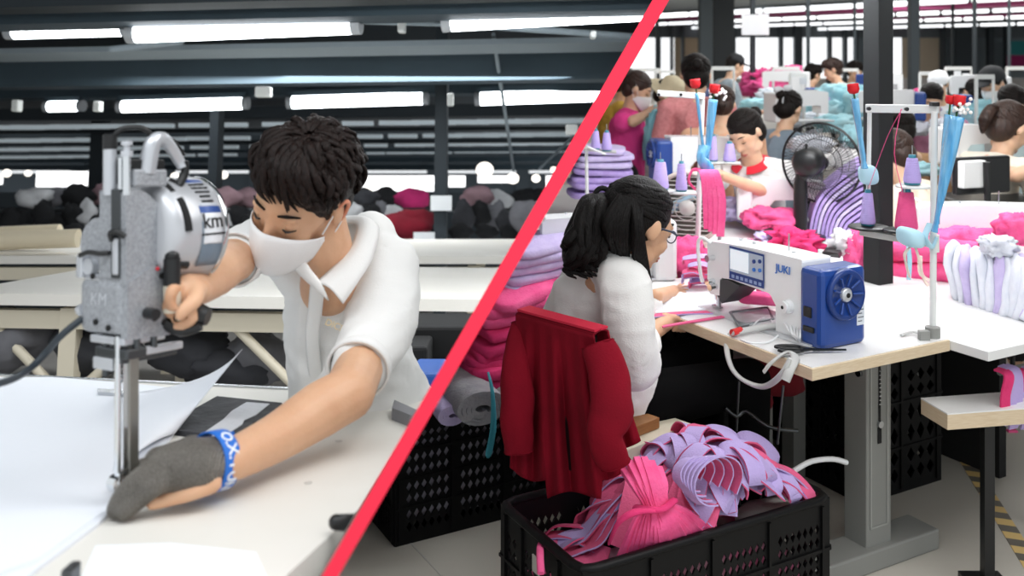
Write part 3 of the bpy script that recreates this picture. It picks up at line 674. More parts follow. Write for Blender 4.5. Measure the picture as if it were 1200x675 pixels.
m = MB(); m.cyl(K(.001, .006, .237), K(.001, .006, .245), .008, n=18); m.cyl(K(.001, .006, .245), K(.001, .006, .252), .0045, n=14); m.cyl(K(.001, .006, .252), K(.001, .006, .258), .0075, n=14); part('knurled_knob', m, SIL, t)
kbox('switch_plate', (-.020, .005), (.01, .095), (.220, .234), BLACKP, .002)
kbox('terminal_block', (-.018, .01), (.015, .095), (.196, .220), HAM, .003)
kbox('dark_frame', (-.05, -.03), (.01, .06), (.20, .232), BLACKP, .002)
# motor
AM = fr(K(-.040, .085, .132), sb_, UPV) @ Matrix.Rotation(PI/2, 4, 'Y') @ Matrix.Rotation(PI, 4, 'Z') @ Matrix.Diagonal((1.08, 1.08, .76, 1))   # z along the axis
m = MB(); m.lathe([(.0001, -.01), (.055, -.01), (.062, -.004), (.068, .008), (.0705, .022), (.0712, .06), (.0712, .118), (.069, .124), (.058, .132), (.0001, .134)], AM, 56); mh = part('motor_housing', m, mat('motor_silver', '#c4c6ca', .33, .4), t)
m = MB(); m.lathe([(.0725, .112), (.0735, .116), (.0725, .121)], AM, 56); part('motor_rim', m, CHROME, mh)
# position on the drum by angle: ang measured from UP toward the camera-right side
def drum(ang, z, r): # ang 0 = up, 90 = +fa_
    a = math.radians(ang); return K(-.040, .085, .132)+sb_*z*.76+(fa_*math.sin(a)+UPV*math.cos(a))*r*1.08
for z, a0, a1 in ((.018, 5, 42), (.040, 20, 34), (.024, 52, 88), (.012, -30, -10)):
    m = MB(); m.tube([drum(a0+(a1-a0)*i/5, z+.003*i/5*(1 if a1-a0 > 20 else 3), .0675 if z < .02 else .0695) for i in range(6)], .0062, 8, 2); part('cooling_slot', m, BLACKM, mh)
def band(a0, a1, z0, z1, mt, name, r=.0718, lab=None):
    m = MB(); m.grid(lambda u, v: drum(a0+(a1-a0)*u, z0+(z1-z0)*v, r), 16, 2); return part(name, m, mt, t, lab, solid=.0006)
BLU = mat('label_blue', '#274a8f', .4); WHL = mat('label_white', '#e4e6ea', .4)
band(20, 128, .058, .108, mat('label_slate', '#71808f', .4), 'maker_plate', .0715, 'blue and white plate round the motor')
band(20, 28, .058, .108, BLU, 'plate_stripe', .0722); band(28, 62, .061, .105, mat('label_pale', '#c6ccd6', .4), 'plate_panel', .0722); band(62, 70, .058, .108, BLU, 'plate_stripe', .0722)
band(70, 102, .061, .105, WHL, 'plate_panel', .0722, 'white panel with the letters km')
def drum_text(s_, ang, z, size, mt):
    a = math.radians(ang); nrm = fa_*math.sin(a)+UPV*math.cos(a); upt = (UPV*math.sin(a)-fa_*math.cos(a)); xx = upt.cross(nrm)
    m4 = Matrix((xx, upt, nrm)).transposed().to_4x4(); m4.translation = drum(ang, z, .0732); text('plate_lettering', s_, m4, size, mt, t, bold=.0002)
drum_text('km', 79, .083, .030, BLACKM); drum_text('CLOTH CUTTING MACHINE', 92, .083, .0034, BLACKM)
for i, s_ in enumerate(('CAUTION', 'TURN OFF KEY', 'BEFORE YOU', 'SHARPEN', 'THE KNIFE')): drum_text(s_, 33+i*6, .083, .0062 if i == 0 else .0045, BLACKM)
# carrying handle
m = MB(); m.tube([K(.0, .055, .215), K(.005, .062, .252), K(.005, .082, .262), K(.0, .11, .255), K(-.002, .140, .232), K(0, .146, .222)], [.015, .014, .011, .009, .008, .007], 12, 5, flat=.8); part('carrying_handle', m, SIL, t)
m = MB(); m.tube([K(.0, .150, .232), K(.0, .152, .215), K(.0, .135, .196)], .006, 10, 4); part('handle_clip', m, BLACKP, t)
m = MB(); m.tube([K(-.03, .008, .262), K(-.02, .02, .275), K(0, .045, .276), K(.003, .07, .262), K(0, .08, .25)], .004, 8, 6); m.tube([K(.0, .09, .262), K(.0, .12, .262), K(0, .15, .24)], .003, 8, 4); part('cable', m, BLACKP, t)
# oil cup
m = MB(); m.cyl(K(.02, .092, .062), K(.02, .092, .098), .0115, n=18); m.ball(K(.02, .092, .101), .0105); m.tube([K(.02, .1, .09), K(.02, .13, .088)], .006, 8, 2); part('oiler_cap', m, BLACKP, t)
m = MB(); m.cyl(K(.02, .092, .026), K(.02, .092, .062), .012, n=18); part('oil_cup', m, mat('clear_cup', '#e6dfcc', .15, alpha=.75), t, 'clear oil cup')
m = MB(); m.cyl(K(.008, .045, .028), K(.030, .040, .028), .0075, n=14); part('knob', m, BLACKP, t)
for a, b_, c_ in ((-.052, -.005, .016), (-.026, -.005, .010), (-.058, -.005, .076), (.008, .09, .155), (.008, .085, .012), (.008, .062, .02), (.008, .08, .075), (.008, .095, .045)):
    m = MB(); ax2 = (V((0, -1, 0)) if a < 0 else V((1, 0, 0))); p_ = K(a, b_, c_); q_ = K(*(V((a, b_, c_))+ax2*.003)); m.cyl(p_, q_, .0042, n=12); part('screw', m, BLACKM, t)
m = MB(); m.ball(K(.009, .07, .085), .003); part('red_light', m, mat('red_dot', '#c02030', .4), t)
# grip for the hand
m = MB(); m.tube([K(.0, .105, .035), K(.015, .12, .032), K(.035, .135, .022), K(.050, .145, .018)], [.012, .015, .016, .012], 12, 5); m.tube([K(.0, .09, .012), K(.025, .11, .002), K(.048, .13, .006)], [.008, .010, .006], 10, 4); part('grip', m, BLACKP, t, 'black hand grip')
# presser mechanism
kbox('presser_block', (-.06, .005), (.0, .05), (-.030, -.016), STEELD, .003)
kbox('presser_weight', (-.062, -.022), (-.002, .02), (-.046, -.030), SIL, .002)
kbox('presser_arm', (-.018, -.004), (.0, .135), (-.036, -.020), STEELD, .002)
kbox('presser_bar', (-.003, .004), (.01, .14), (-.028, -.018), SIL, .002)
kbox('lower_flange', (-.07, .0), (.0, .10), (-.012, -.002), SIL, .002)
for a, b_ in ((-.045, .01), (-.028, .02), (.0, .03), (.0, .07)):
    m = MB(); m.cyl(K(a, b_, -.055 if a < -.03 else -.02), K(a, b_, -.0), .005, n=12); part('pin', m, STEELD, t)
m = MB(); m.cyl(K(-.012, .0, -.186), K(-.012, .0, .0), .0042, n=14); part('presser_rod', m, CHROME, t)
m = MB(); m.cyl(K(-.02, .0, -.186), K(-.006, .0, -.186), .011, n=20); m.cyl(K(-.008, .0, -.19), K(-.008, .0, -.172), .004, n=12); part('presser_foot', m, CHROME, t)
m = MB(); m.M = MF; m.box((-.006, .028, -.115), (.006, .022, .20)); m.box((-.010, .024, -.115), (.004, .006, .20)); part('standard', m, mat('standard_steel', '#98968f', .3, .85), t, bevel=.001)
m = MB(); m.M = MF; m.box((-.006, .012, -.12), (.0012, .012, .2)); part('knife', m, CHROME, t)
m = MB(); c_ = LT(207, 589, .927); m.lathe([(.0001, 0), (.062, 0), (.064, .002), (.060, .005), (.0001, .006)], Matrix.Translation(c_) @ Matrix.Scale(.55, 4, (0, 1, 0)), 40); part('base_plate', m, mat('base_dark', '#303236', .25, .8), t)
m = MB(); m.tube([K(-.085, .0, .018), L(72, 393, 1.36), L(55, 412, 1.38), L(35, 432, 1.36), L(10, 446, 1.30), L(-40, 458, 1.2)], .0048, 10, 8); part('power_cord', m, mat('cord_dark', '#2a333b', .5), t, 'dark power cord')
m = MB(); m.cyl(K(-.094, .004, .028), K(-.086, .004, .03), .008, n=12); part('cord_socket', m, SIL, t)
cp = V((0, 0, 1.38)); t.matrix_world = ML @ Matrix.Translation(cp) @ Matrix.Scale(1.068, 4) @ Matrix.Translation(-cp) @ Matrix.Translation(ORG[t.name])
# nothing of this room reaches through the partition
for o in list(sc.objects):
    if o.type != 'MESH' or o.name.startswith(('wall_divider',)) or o.name == 'trim_1': continue
    if any((p_.name == t.name) for p_ in ([o.parent] if o.parent else [])): continue
    mw = ML @ Matrix.Translation(ORG[o.name]); ds = [((mw @ v.co)-c0).dot(WN) for v in list(o.data.vertices)[::3]]
    if not ds or min(ds) > .012: continue
    if max(ds) < .012: bpy.data.objects.remove(o); continue
    clip(o, True)
# added area lamps that brighten the cutting room; no fixtures belong to them
area('room_fill_area', (-.6, .6, 2.6), (-.2, 1.8, .9), (2.2, .5), 15, (.95, .98, 1))
area('room_fill_area', (.4, 3.4, 2.15), (.3, 3.8, .9), (3, .3), 50, (.95, .98, 1))
area('room_fill_area', (-1, 7.2, 2.1), (-1, 7.4, .5), (4, .3), 80, (.95, .98, 1))
# ================================================================== THE SEWING HALL
LEFT_NAMES = {o.name for o in sc.objects}
ROOM[0] = Matrix.Identity(4)
A, B, U = V((-.48, .877, 0)), V((.877, .48, 0)), V((0, 0, 1))
T0 = PT(952, 432)
def W(a, b, z=0.): p = T0+A*a+B*b; return V((p.x, p.y, z))
ABR = Matrix((A, B, -U)).transposed() if 0 else Matrix((-A, B, U)).transposed()
def bxw(m, a, b, z, mi=0):                     # box in table axes
    return m.hexa([W(a[0], b[0], z[0]), W(a[0], b[1], z[0]), W(a[1], b[1], z[0]), W(a[1], b[0], z[0]), W(a[0], b[0], z[1]), W(a[0], b[1], z[1]), W(a[1], b[1], z[1]), W(a[1], b[0], z[1])][::1], mi)
def superb(m, c, h, rot=None, p=.35, n=24, k=12, noise_=0, seed=0, mi=0, bend=0):
    q = []; c = V(c)
    sp = lambda x: math.copysign(abs(x)**p, x)
    for i in range(k+1):
        th = -PI/2+PI*i/k
        for j in range(n):
            a = 2*PI*j/n; v = V((h[0]*sp(math.cos(th))*sp(math.cos(a)), h[1]*sp(math.cos(th))*sp(math.sin(a)), h[2]*sp(math.sin(th))))
            if noise_: v += V((noise.noise(v*14+V((seed, 0, 0))), noise.noise(v*14+V((0, seed, 9))), noise.noise(v*11+V((5, 0, seed)))*.6))*noise_
            if bend: v.z += bend*((v.y/h[1])**2)
            q.append(c+(rot @ v if rot else v))
    return m.add(q, [(i*n+j, i*n+(j+1) % n, (i+1)*n+(j+1) % n, (i+1)*n+j) for i in range(k) for j in range(n)], mi, True)
BR = Matrix((B, -A, U)).transposed()           # x along B, y along -A

m = MB(); m.box((0, 24, -.05), (80, 50, .1))
fl = mat('concrete', '#c9c4ba', .5, bump=.08, bs=30, var=.7, vs=1.4, col2='#b8b3a9')
clip(solo('floor', m, fl, kind='structure'), False)
for i, (p, q) in enumerate(((PT(470, 625, 0), PT(560, 720, 0)), (PT(1078, 430, 0), PT(1010, 675, 0)), (PT(1165, 455, 0), PT(1195, 480, 0)))):
    m = MB(); m.tube([p+V((0, 0, .0005)), q+V((0, 0, .0005))], .003, 6, 1, flat=.2); solo('trim_1', m, mat('joint', '#b5b2ab', .8), kind='structure')
m = MB(); m.box((0, 24, 3.05), (80, 50, .1)); clip(solo('ceiling', m, mat('hall_ceiling', '#7b8286', .8), kind='structure'), False)
for py0, th, c_, nm in ((13, .9, '#b2497f', 'mag'), (24, 1.2, '#b2497f', 'mag'), (4, .25, '#3b4449', 'dk'), (20, .3, '#3b4449', 'dk'), (36, .4, '#4c5357', 'dk2')):
    d = 1.3*F/(60-py0); c = P(1000, py0, d); m = MB(); m.box(c, (60, th, .12), rot=Matrix((A, -B, U)).transposed()); clip(solo('trim_1', m, mat('beam_'+nm, c_, .7), kind='structure'), False)
# far wall with tall windows
m = MB(); FW = 40
WHW = mat('hall_wall', '#e9e6df', .8); DKC = mat('dark_column', '#3a4348', .6)
m.box((6, FW, .25), (60, .2, .5)); clip(solo('wall_far', m, WHW, kind='structure'), False); m = MB(); m.box((6, FW, 2.6), (60, .2, .9)); clip(solo('wall_far', m, mat('lintel_grey', '#6d757a', .8), kind='structure'), False)
for i, (px, w_) in enumerate(((772, 4), (787, 3), (800, 3), (860, 3), (915, 4), (935, 9), (972, 4), (990, 4), (1003, 3), (1020, 3), (1105, 4), (1128, 20), (1160, 6), (1180, 4))):
    a = P(px, 60, FW-.3); m = MB(); m.box((a.x, FW-.3, 1.5), (w_/F*FW, .3, 3)); solo('trim_1', m, DKC, kind='structure')
SKYW = mat('window_white', '#fbfdff', .5, emit=1.15); DGL = mat('dark_glass', '#7f8b90', .25)
for i, (x0, x1, mt) in enumerate(((690, 790, SKYW), (790, 855, mat('beige_wall', '#cdb89b', .8)), (855, 905, SKYW), (905, 1000, SKYW), (1000, 1022, DGL), (1022, 1056, SKYW), (1056, 1100, mat('cream_wall', '#d9cbb2', .8)), (1100, 1155, DGL), (1155, 1260, DGL))):
    a, b = P(x0, 60, FW+.2), P(x1, 60, FW+.2); m = MB(); m.box(((a.x+b.x)/2, FW+.2, 1.35), (b.x-a.x, .1, 1.7)); solo('window_%d' % (i+7), m, mt, kind='structure')
for x0, x1, y0, y1, c_ in ((1180, 1215, 65, 82, '#a8236a'), (1182, 1205, 48, 64, '#2f8f92')):
    a, b = P(x0, y0, FW-.6), P(x1, y1, FW-.6); m = MB(); m.box((a+b)/2, (b.x-a.x, .05, a.z-b.z)); solo('wall_banner', m, mat('banner'+c_, c_, .7), 'magenta banner on the far wall' if y0 == 65 else 'teal banner on the far wall above the magenta one', 'banner')
# columns and posts
for px0, px1, d, c_, nm in ((819, 834, 20, '#3d464b', 1), (834, 858, 20.6, '#1c2327', 2), (879, 885, 9.5, '#262e33', 3), (1065, 1076, 11, '#2e373c', 4), (945, 949, 14, '#363f44', 5), (1000, 1003, 18, '#363f44', 6), (1140, 1144, 15, '#242c31', 7), (1115, 1118, 22, '#242c31', 8), (768, 772, 22, '#363f44', 9), (1181, 1184, 16, '#363f44', 9)):
    a, b = P(px0, 60, d), P(px1, 60, d); m = MB(); m.box(((a.x+b.x)/2, d, 1.5), (b.x-a.x, (b.x-a.x)*1.0, 3)); solo('trim_1', m, mat('post'+c_, c_, .6), kind='structure', bevel=.01)
p = PT(1040, 333); m = MB(); m.box((p.x-.015, p.y+.05, 1.88), (.075, .075, 2.3), rot=rotm(z=28)); solo('pillar', m, mat('pillar_dark', '#15191b', .7, var=.5, vs=4, col2='#101315'), kind='structure', bevel=.004)
# tube lights under the ceiling
k_ = 0
for y0, zt in ((7, 2.55), (19, 2.55), (26.5, 2.55), (33, 2.5), (40, 2.45)):
    d0 = (zt-CAMZ)*F/(60-y0); c = P(1000, y0, d0); s_ = -int(26*1)
    for i in range(-12, 34):
        a = c-A*(i*1.36+.1); b = a-A*1.22
        if a.y < 8: continue
        pa = CX+a.x/a.y*F; pb = CX+b.x/b.y*F
        if pb < 772 or pa > 1215 or HY-(zt-CAMZ)/b.y*F < -6: continue
        k_ += 1; row = 'nearest' if y0 == 7 else ('second' if y0 == 19 else ('third' if y0 == 26.5 else ('farthest' if y0 == 40 else 'fourth')))
        m = MB(); m.cyl(a, b, .055 if y0 < 10 else .045, n=8); solo('hall_tube_light', m, HTUBE, f'white tube light in the {row} row under the hall ceiling', 'tube light', f'tube lights, {row} row')

# ---- tables
LAM = TABLEW
def sew_table(a0, a1, b0, b1, label, wood=True, z=.76, th=.034, leg=True, grp=None, name='sewing_table'):
    t = thing(name, label, 'table', W((a0+a1)/2, (b0+b1)/2), grp)
    m = MB(); bxw(m, (a0+.006, a1-.006), (b0+.006, b1-.006), (z-.01, z)); part('tabletop', m, LAM, t)
    m = MB(); bxw(m, (a0, a1), (b0, b1), (z-th, z-.0015)); part('edge_band', m, WOODE if wood else WPLAST, t, 'pale wood edge' if wood else None, bevel=.002)
    return t
def stand(t, a, b):
    m = MB(); bxw(m, (a-.055, a+.055), (b-.04, b+.04), (.08, .40)); bxw(m, (a-.062, a+.062), (b-.047, b+.047), (.08, .62)); part('leg', m, GREYM, t, bevel=.004)
    m = MB(); bxw(m, (a-.045, a+.045), (b-.03, b+.03), (.55, .727)); part('leg_slide', m, GREYM, t, bevel=.003)
    return t
t = sew_table(0, 1.0, 0, .55, 'white sewing table with pale wood edge carrying the blue and white machine in front')
la, lb = .28, .525
m = MB(); bxw(m, (la-.045, la+.045), (lb-.055, lb+.055), (.06, .68)); legp = part('leg', m, GREYM, t, 'grey height-adjustable leg', bevel=.004)
m = MB(); bxw(m, (la-.036, la+.04), (lb-.048, lb+.048), (.66, .728)); part('leg_slide', m, GREYM, t, bevel=.003)
m = MB(); bxw(m, (la-.07, la+.05), (lb-.35, lb+.25), (0, .065)); part('foot', m, GREYM, t, bevel=.006)
fa2 = la-.0465
for b0_, b1_, z0, z1 in ((lb-.04, lb-.034, .12, .66), (lb+.034, lb+.04, .12, .66), (lb-.04, lb+.04, .655, .66), (lb-.04, lb+.04, .12, .125)):
    m = MB(); bxw(m, (fa2-.001, fa2), (b0_, b1_), (z0, z1)); part('leg_rib', m, mat('grey_paint_light', '#a2a39f', .5), legp)
m = MB(); bxw(m, (fa2-.002, fa2), (lb-.004, lb+.004), (.42, .62)); bxw(m, (fa2-.002, fa2), (lb-.008, lb+.008), (.38, .43)); part('leg_slot', m, BLACKM, legp)
for i in range(9): m = MB(); bxw(m, (fa2-.003, fa2), (lb-.003, lb+.006), (.50+i*.013, .503+i*.013)); part('slot_mark', m, STEEL, legp)
m = MB(); m.cyl(W(fa2-.008, lb, .44), W(fa2, lb, .44), .011, n=14); part('leg_bolt', m, STEEL, legp)
m = MB(); m.cyl(W(la-.02, lb-.066, .60), W(la-.02, lb-.055, .60), .011, n=14); part('leg_bolt', m, STEEL, legp)
la = .8; m = MB(); bxw(m, (la-.045, la+.045), (lb-.055, lb+.055), (.0, .728)); part('leg', m, GREYM, t, bevel=.004)
t = sew_table(1.05, 2.25, 0, .62, 'white sewing table behind the woman, its wood end facing the front machine')
m = MB(); bxw(m, (1.4, 1.5), (.25, .33), (0, .727)); part('leg', m, GREYM, t)
m = MB(); bxw(m, (2.0, 2.1), (.25, .33), (0, .727)); part('leg', m, GREYM, t)
def big_table(a0, a1, b0, b1, label, z=.755, leg=True):
    t = thing('work_table', label, 'table', W((a0+a1)/2, (b0+b1)/2))
    m = MB(); bxw(m, (a0, a1), (b0, b1), (z-.028, z)); clip(part('tabletop', m, LAM, t, bevel=.002), False)
    for a in (a0+.95, a1-.3):
        for b in (b0+.2, b1-.12): m = MB(); bxw(m, (a-.03, a+.03), (b-.03, b+.03), (0, z-.028)); part('leg', m, GREYM, t)
    return t
big_table(-.12, 3.4, .555, 1.5, 'wide white table running back from beside the front machine')
big_table(.25, 1.6, 1.5, 2.15, 'white table under the white machine at the right edge')
big_table(2.3, 4.5, -.4, .55, 'white table with the lilac stack behind the dark haired woman')
for i, (a0, b0) in enumerate(((3.4, 1.9), (6.2, 1.0), (5.0, 4.2), (1.7, 3.6), (8.6, 3.0), (8.4, 6.4), (12, 6), (5.2, 7.2), (12.5, 10), (9, 10), (17, 9))):
    big_table(a0, a0+2.6, b0, b0+1.1, ('white table in the middle of the hall behind the fan', 'white table where the masked woman in pink works', 'white table under the cyan cloth heaps', 'white table of the woman seated at the right edge', 'white table with the pink heap in the mid hall',
        'white table right of the pink heap', 'far white table by the left windows', 'far white table by the right posts', 'farthest white table before the windows', 'far white table near the beige wall', 'last white table of the hall')[i])
# small table bottom right
t = thing('side_table', 'white table corner with a pale wood edge in the aisle at the lower right', 'table', PT(1130, 470, .5))
pA = PT(1079, 467, .76-.2); z_ = .56
def zz(p, z): return V((p.x, p.y, z))
u1, v1 = -A, B
q = [pA, pA+B*.7, pA+B*.7+A*.5, pA+A*.5]
q = [PT(1079, 467, z_), PT(1135, 500, z_) , None, None]; e1 = (q[1]-q[0]).normalized(); e2 = V((-e1.y, e1.x, 0)); e2 = e2 if e2.y > 0 else -e2
q = [q[0], q[0]+e1*.13, q[0]+e1*.13+e2*.35, q[0]+e2*.35]
m = MB(); m.prism([zz(p, z_-.045) for p in q], (0, 0, .043)); part('edge_band', m, WOODE, t, 'pale wood edge', bevel=.002)
m = MB(); m.prism([zz(p, z_-.002) for p in q], (0, 0, .004)); part('tabletop', m, LAM, t)
m = MB(); c = (q[0]+q[2])/2; m.box((c.x, c.y, z_/2-.03), (.03, .03, z_-.06)); part('leg', m, BLACKP, t); m = MB(); m.box((c.x, c.y, .015), (.12, .12, .03)); part('foot', m, BLACKP, t)

# ---- crates
def crate(o, eu, ev, lu, lv, h, label, mt, cell=.026, ribs=(), z0=0., grp=None, name='crate', thick=.006, panels=(1, 1, 1, 1), rib_w=.016, nseg=3):
    t = thing(name, label, 'crate', zz(o+eu*lu/2+ev*lv/2, z0), grp)
    def panel(p0, e, l, out):
        m = MB(); bw = .035; secs = []; sw = (l-bw)/nseg
        hz = [z0+.03]+list(ribs)+[z0+h-.05]
        def quad(x0, x1, za, zb): m.add([p0+e*x0+U*za, p0+e*x1+U*za, p0+e*x1+U*zb, p0+e*x0+U*zb], [(0, 1, 2, 3)])
        quad(0, l, z0, hz[0]); quad(0, l, hz[-1], z0+h)
        for k in range(len(hz)-1):
            za, zb = hz[k]+.006, hz[k+1]-.006; quad(0, l, hz[k], za); quad(0, l, zb, hz[k+1])
            nz = max(1, round((zb-za)/(cell*1.35)))
            for s_ in range(nseg):
                xa, xb = bw+s_*sw, (s_+1)*sw; quad(s_*sw, xa, za, zb); nx = max(1, round((xb-xa)/cell))
                for i in range(nx):
                    for j in range(nz):
                        x0, x1 = xa+(xb-xa)*i/nx, xa+(xb-xa)*(i+1)/nx; y0, y1 = za+(zb-za)*j/nz, za+(zb-za)*(j+1)/nz
                        cx_, cy_ = (x0+x1)/2, (y0+y1)/2; hx, hy = (x1-x0)*.39, (y1-y0)*.43
                        g = lambda x, y: p0+e*x+U*y
                        m.add([g(x0, y0), g(x1, y0), g(x1, y1), g(x0, y1), g(cx_, cy_-hy), g(cx_+hx, cy_), g(cx_, cy_+hy), g(cx_-hx, cy_)],
                              [(0, 1, 4), (1, 5, 4), (1, 2, 5), (2, 6, 5), (2, 3, 6), (3, 7, 6), (3, 0, 7), (0, 4, 7)])
            quad(l-bw, l, za, zb)
        pn = part('side_panel', m, mt, t, solid=thick)
        m = MB()
        for zc in list(ribs): m.hexa([p0+U*(zc-.004), p0+e*l+U*(zc-.004), p0+e*l+out*.009+U*(zc-.004), p0+out*.009+U*(zc-.004), p0+U*(zc+.004), p0+e*l+U*(zc+.004), p0+e*l+out*.009+U*(zc+.004), p0+out*.009+U*(zc+.004)])
        for s_ in range(nseg+1):
            x = min(max(s_*sw, .006), l-.02)
            m.box(p0+e*(x+.006)+out*.005+U*(z0+h/2), (.008, .010, h-.03), rot=Matrix((e, out, U)).transposed())
        if len(m.v): part('rib', m, mt, pn)
    c = [o, o+eu*lu, o+eu*lu+ev*lv, o+ev*lv]
    if panels[0]: panel(c[0], eu, lu, -ev)
    if panels[1]: panel(c[1], ev, lv, eu)
    if panels[2]: panel(c[3], eu, lu, ev)
    if panels[3]: panel(c[0], ev, lv, -eu)
    m = MB(); r = .014; zr = z0+h; ps = []
    for i in range(4):
        a, b_, d_ = c[i], c[(i-1) % 4], c[(i+1) % 4]; ps += [zz(a+(b_-a).normalized()*.04, zr), zz(a+((b_-a).normalized()+(d_-a).normalized())*.010, zr), zz(a+(d_-a).normalized()*.04, zr)]
    ps.append(ps[0]); ps.append(ps[1]); m.tube(ps, r, 8, 1, flat=.7); part('rim', m, mt, t)
    m = MB(); m.prism([zz(p, z0+.01) for p in c], (0, 0, .01)); part('base', m, mt, t)
    return t
CR = mat('crate_black', '#060607', .5, spec=.25); CR2 = mat('crate_rear_black', '#060607', .6, spec=.2)
zrim = .42; K0 = P(588, 590, (CAMZ-zrim)*F/530); LU, LV = .775, .385
K0z = V((K0.x, K0.y, 0))
def KC(u, v, z): p = K0z+B*u-A*v; return V((p.x, p.y, z))
crate(K0z-A*LV, B, A, LU, LV, zrim, 'black perforated plastic crate heaped with pink and lilac strips, at the bottom', CR, cell=.022, ribs=(.16, .29), nseg=4)
c2 = PT(463, 641, 0)
crate(V((c2.x, c2.y, 0)), B, A, .62, .42, .42, 'black perforated crate standing behind the red jacket chair, full of rolled cloth', CR2, cell=.026, ribs=(.12, .21, .30), nseg=3)
# contents of the rear crate: rolls and folded stacks
def roll(c, r, l, ax, mt, label, grp, turns=3, squash=.8):
    ax = V(ax).normalized(); sd = ax.cross(U).normalized(); m = MB(); pts = []
    for i in range(turns*10): a = i*2*PI/10; rr = r*(1-i/(turns*10)*.75); pts.append(V(c)+sd*math.cos(a)*rr+U*math.sin(a)*rr*squash)
    m.ribbon(pts, l, [ax, ax], r*.16, 2); return solo('cloth_roll', m, mt, label, 'cloth roll', grp)
for i, (px, py, d, r, mt, lab) in enumerate(((548, 462, 3.30, .085, GREYC, 'large grey rolled cloth at the front of the rear crate'), (515, 470, 3.32, .05, LILACP, 'small lilac edged roll at the left of the rear crate'), (585, 455, 3.45, .07, GREYC, 'grey rolled cloth behind the red jacket'), (575, 436, 3.55, .06, LILACP, 'lilac roll under the magenta stack'), (535, 438, 3.5, .05, LILACP, 'flat lilac roll above the big grey roll'))):
    roll(P(px, py, d), r, .30, A+V((.15, 0, 0)), mt, lab, None, 4, .62)
for i in range(9):                              # magenta stack
    y = 428-i*11.5; w_ = 1-.02*i
    m = MB(); c = P(588+i*2.5, y, 3.50); superb(m, c, (.185*w_, .13, .021), rot=BR @ rotm(z=R.uniform(-8, 8), x=R.uniform(-3, 3), y=-8+R.uniform(-4, 4)), p=.3, noise_=.016, seed=i, bend=-.012)
    m_ = HOTP if i < 6 else PINK
    solo('folded_cloth', m, m_, 'folded magenta cloth piece in the stack behind the red jacket' if i < 6 else 'folded bright pink cloth piece near the top of the stack behind the red jacket', 'cloth', 'magenta folded pieces' if i < 6 else 'bright pink folded pieces')
for i in range(5):
    m = MB(); c = P(621+i*3, 322-i*10, 3.6); superb(m, c, (.16, .13, .019), rot=BR @ rotm(z=R.uniform(-10, 10), y=-6), p=.35, noise_=.012, seed=20+i, bend=-.01)
    solo('folded_cloth', m, LILACP, 'pale lilac folded cloth on top of the magenta stack', 'cloth', 'lilac pieces on the magenta stack')
for i in range(7):
    m = MB(); c = P(640, 395-i*16, 3.75); superb(m, c, (.10, .11, .022), rot=BR, p=.35, noise_=.01, seed=40+i)
    solo('folded_cloth', m, LILAC, 'lilac folded cloth in the narrow stack between the magenta stack and the white blouse', 'cloth', 'lilac pieces beside the white blouse')
m = MB(); m.tube([P(572, 436, 3.1), P(577, 460, 3.08), P(578, 500, 3.09), P(573, 530, 3.1), P(572, 537, 3.1)], [.004, .007, .012, .014, .003], 8, 6, flat=.3); solo('cyan_tape', m, mat('cyan_tape', '#3f9db0', .6), 'cyan cloth tape hanging down the side of the rear crate', 'tape')
m = MB(); q = V((c2.x, c2.y, .2))+B*.31+A*.21; superb(m, q, (.285, .19, .17), rot=BR, p=.3, noise_=.02, seed=9); solo('cloth_filling', m, mat('pale_filling', '#c9c6cf', .9, bump=.5, bs=20, var=1, vs=8, col2='#a9a5b4'), 'pale folded cloth filling the rear crate, seen through its holes', 'cloth')
m = MB(); q = KC(LU*.55, LV*.5, .14); superb(m, q, (.33, .165, .12), rot=BR, p=.3, noise_=.02, seed=19); solo('cloth_filling', m, mat('white_filling', '#d6d3d6', .9, bump=.5, bs=20, var=1.2, vs=7, col2='#e05a92'), 'white and pink cloth at the bottom of the front crate, seen through its holes', 'cloth')
# magazines of dark crates under the front table
for i, (a, b, lu, h, lab) in enumerate(((1.05, .95, .8, .60, 'black crate under the tables behind the adjustable leg'), (.75, .05, .5, .34, 'black crate under the front table behind the strips'), (1.25, .35, .55, .66, 'tall black crate under the second sewing table'), (.55, .80, .42, .50, 'black crate under the wide white table beside the leg'))):
    crate(W(a, b), B, A, lu, .4, h, lab, CR2, cell=.05, ribs=(h*.33, h*.66), nseg=2)
m = MB(); bxw(m, (1.9, 1.95), (-.6, 1.6), (0, .74)); bxw(m, (.45, 1.9), (1.42, 1.46), (0, .72)); solo('under_table_blackout', m, BLACKM, 'added black board that darkens the space under the tables', 'board')  # black boards added to keep the space under the tables dark
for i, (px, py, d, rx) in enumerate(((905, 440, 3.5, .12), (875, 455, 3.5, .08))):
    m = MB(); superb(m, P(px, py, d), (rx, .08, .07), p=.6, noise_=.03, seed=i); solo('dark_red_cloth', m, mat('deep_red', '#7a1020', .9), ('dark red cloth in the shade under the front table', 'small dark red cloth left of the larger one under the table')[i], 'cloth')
# knee lift rods under the table
for px0, y0, px1, y1, d in ((866, 447, 863, 505, 2.95), (918, 452, 911, 520, 2.8)):
    m = MB(); m.cyl(P(px0, y0, d), P(px1, y1, d), .004, n=8); solo('lift_rod', m, STEELD, 'thin steel rod hanging under the front table by the woman' if px0 < 900 else 'thin steel rod hanging under the table before the leg', 'rod')
m = MB(); m.tube([P(850, 478, 2.95), P(863, 488, 2.95), P(875, 482, 2.95), P(900, 500, 2.9), P(935, 505, 2.9)], .006, 8, 3); solo('knee_lever', m, STEELD, 'dark knee lever under the front table', 'lever')
m = MB(); m.tube([P(930, 552, 2.85), P(950, 541, 2.88), P(975, 538, 2.92), P(992, 542, 2.95)], .008, 8, 6); solo('white_hose', m, WPLAST, 'white hose running to the foot of the grey leg', 'hose')

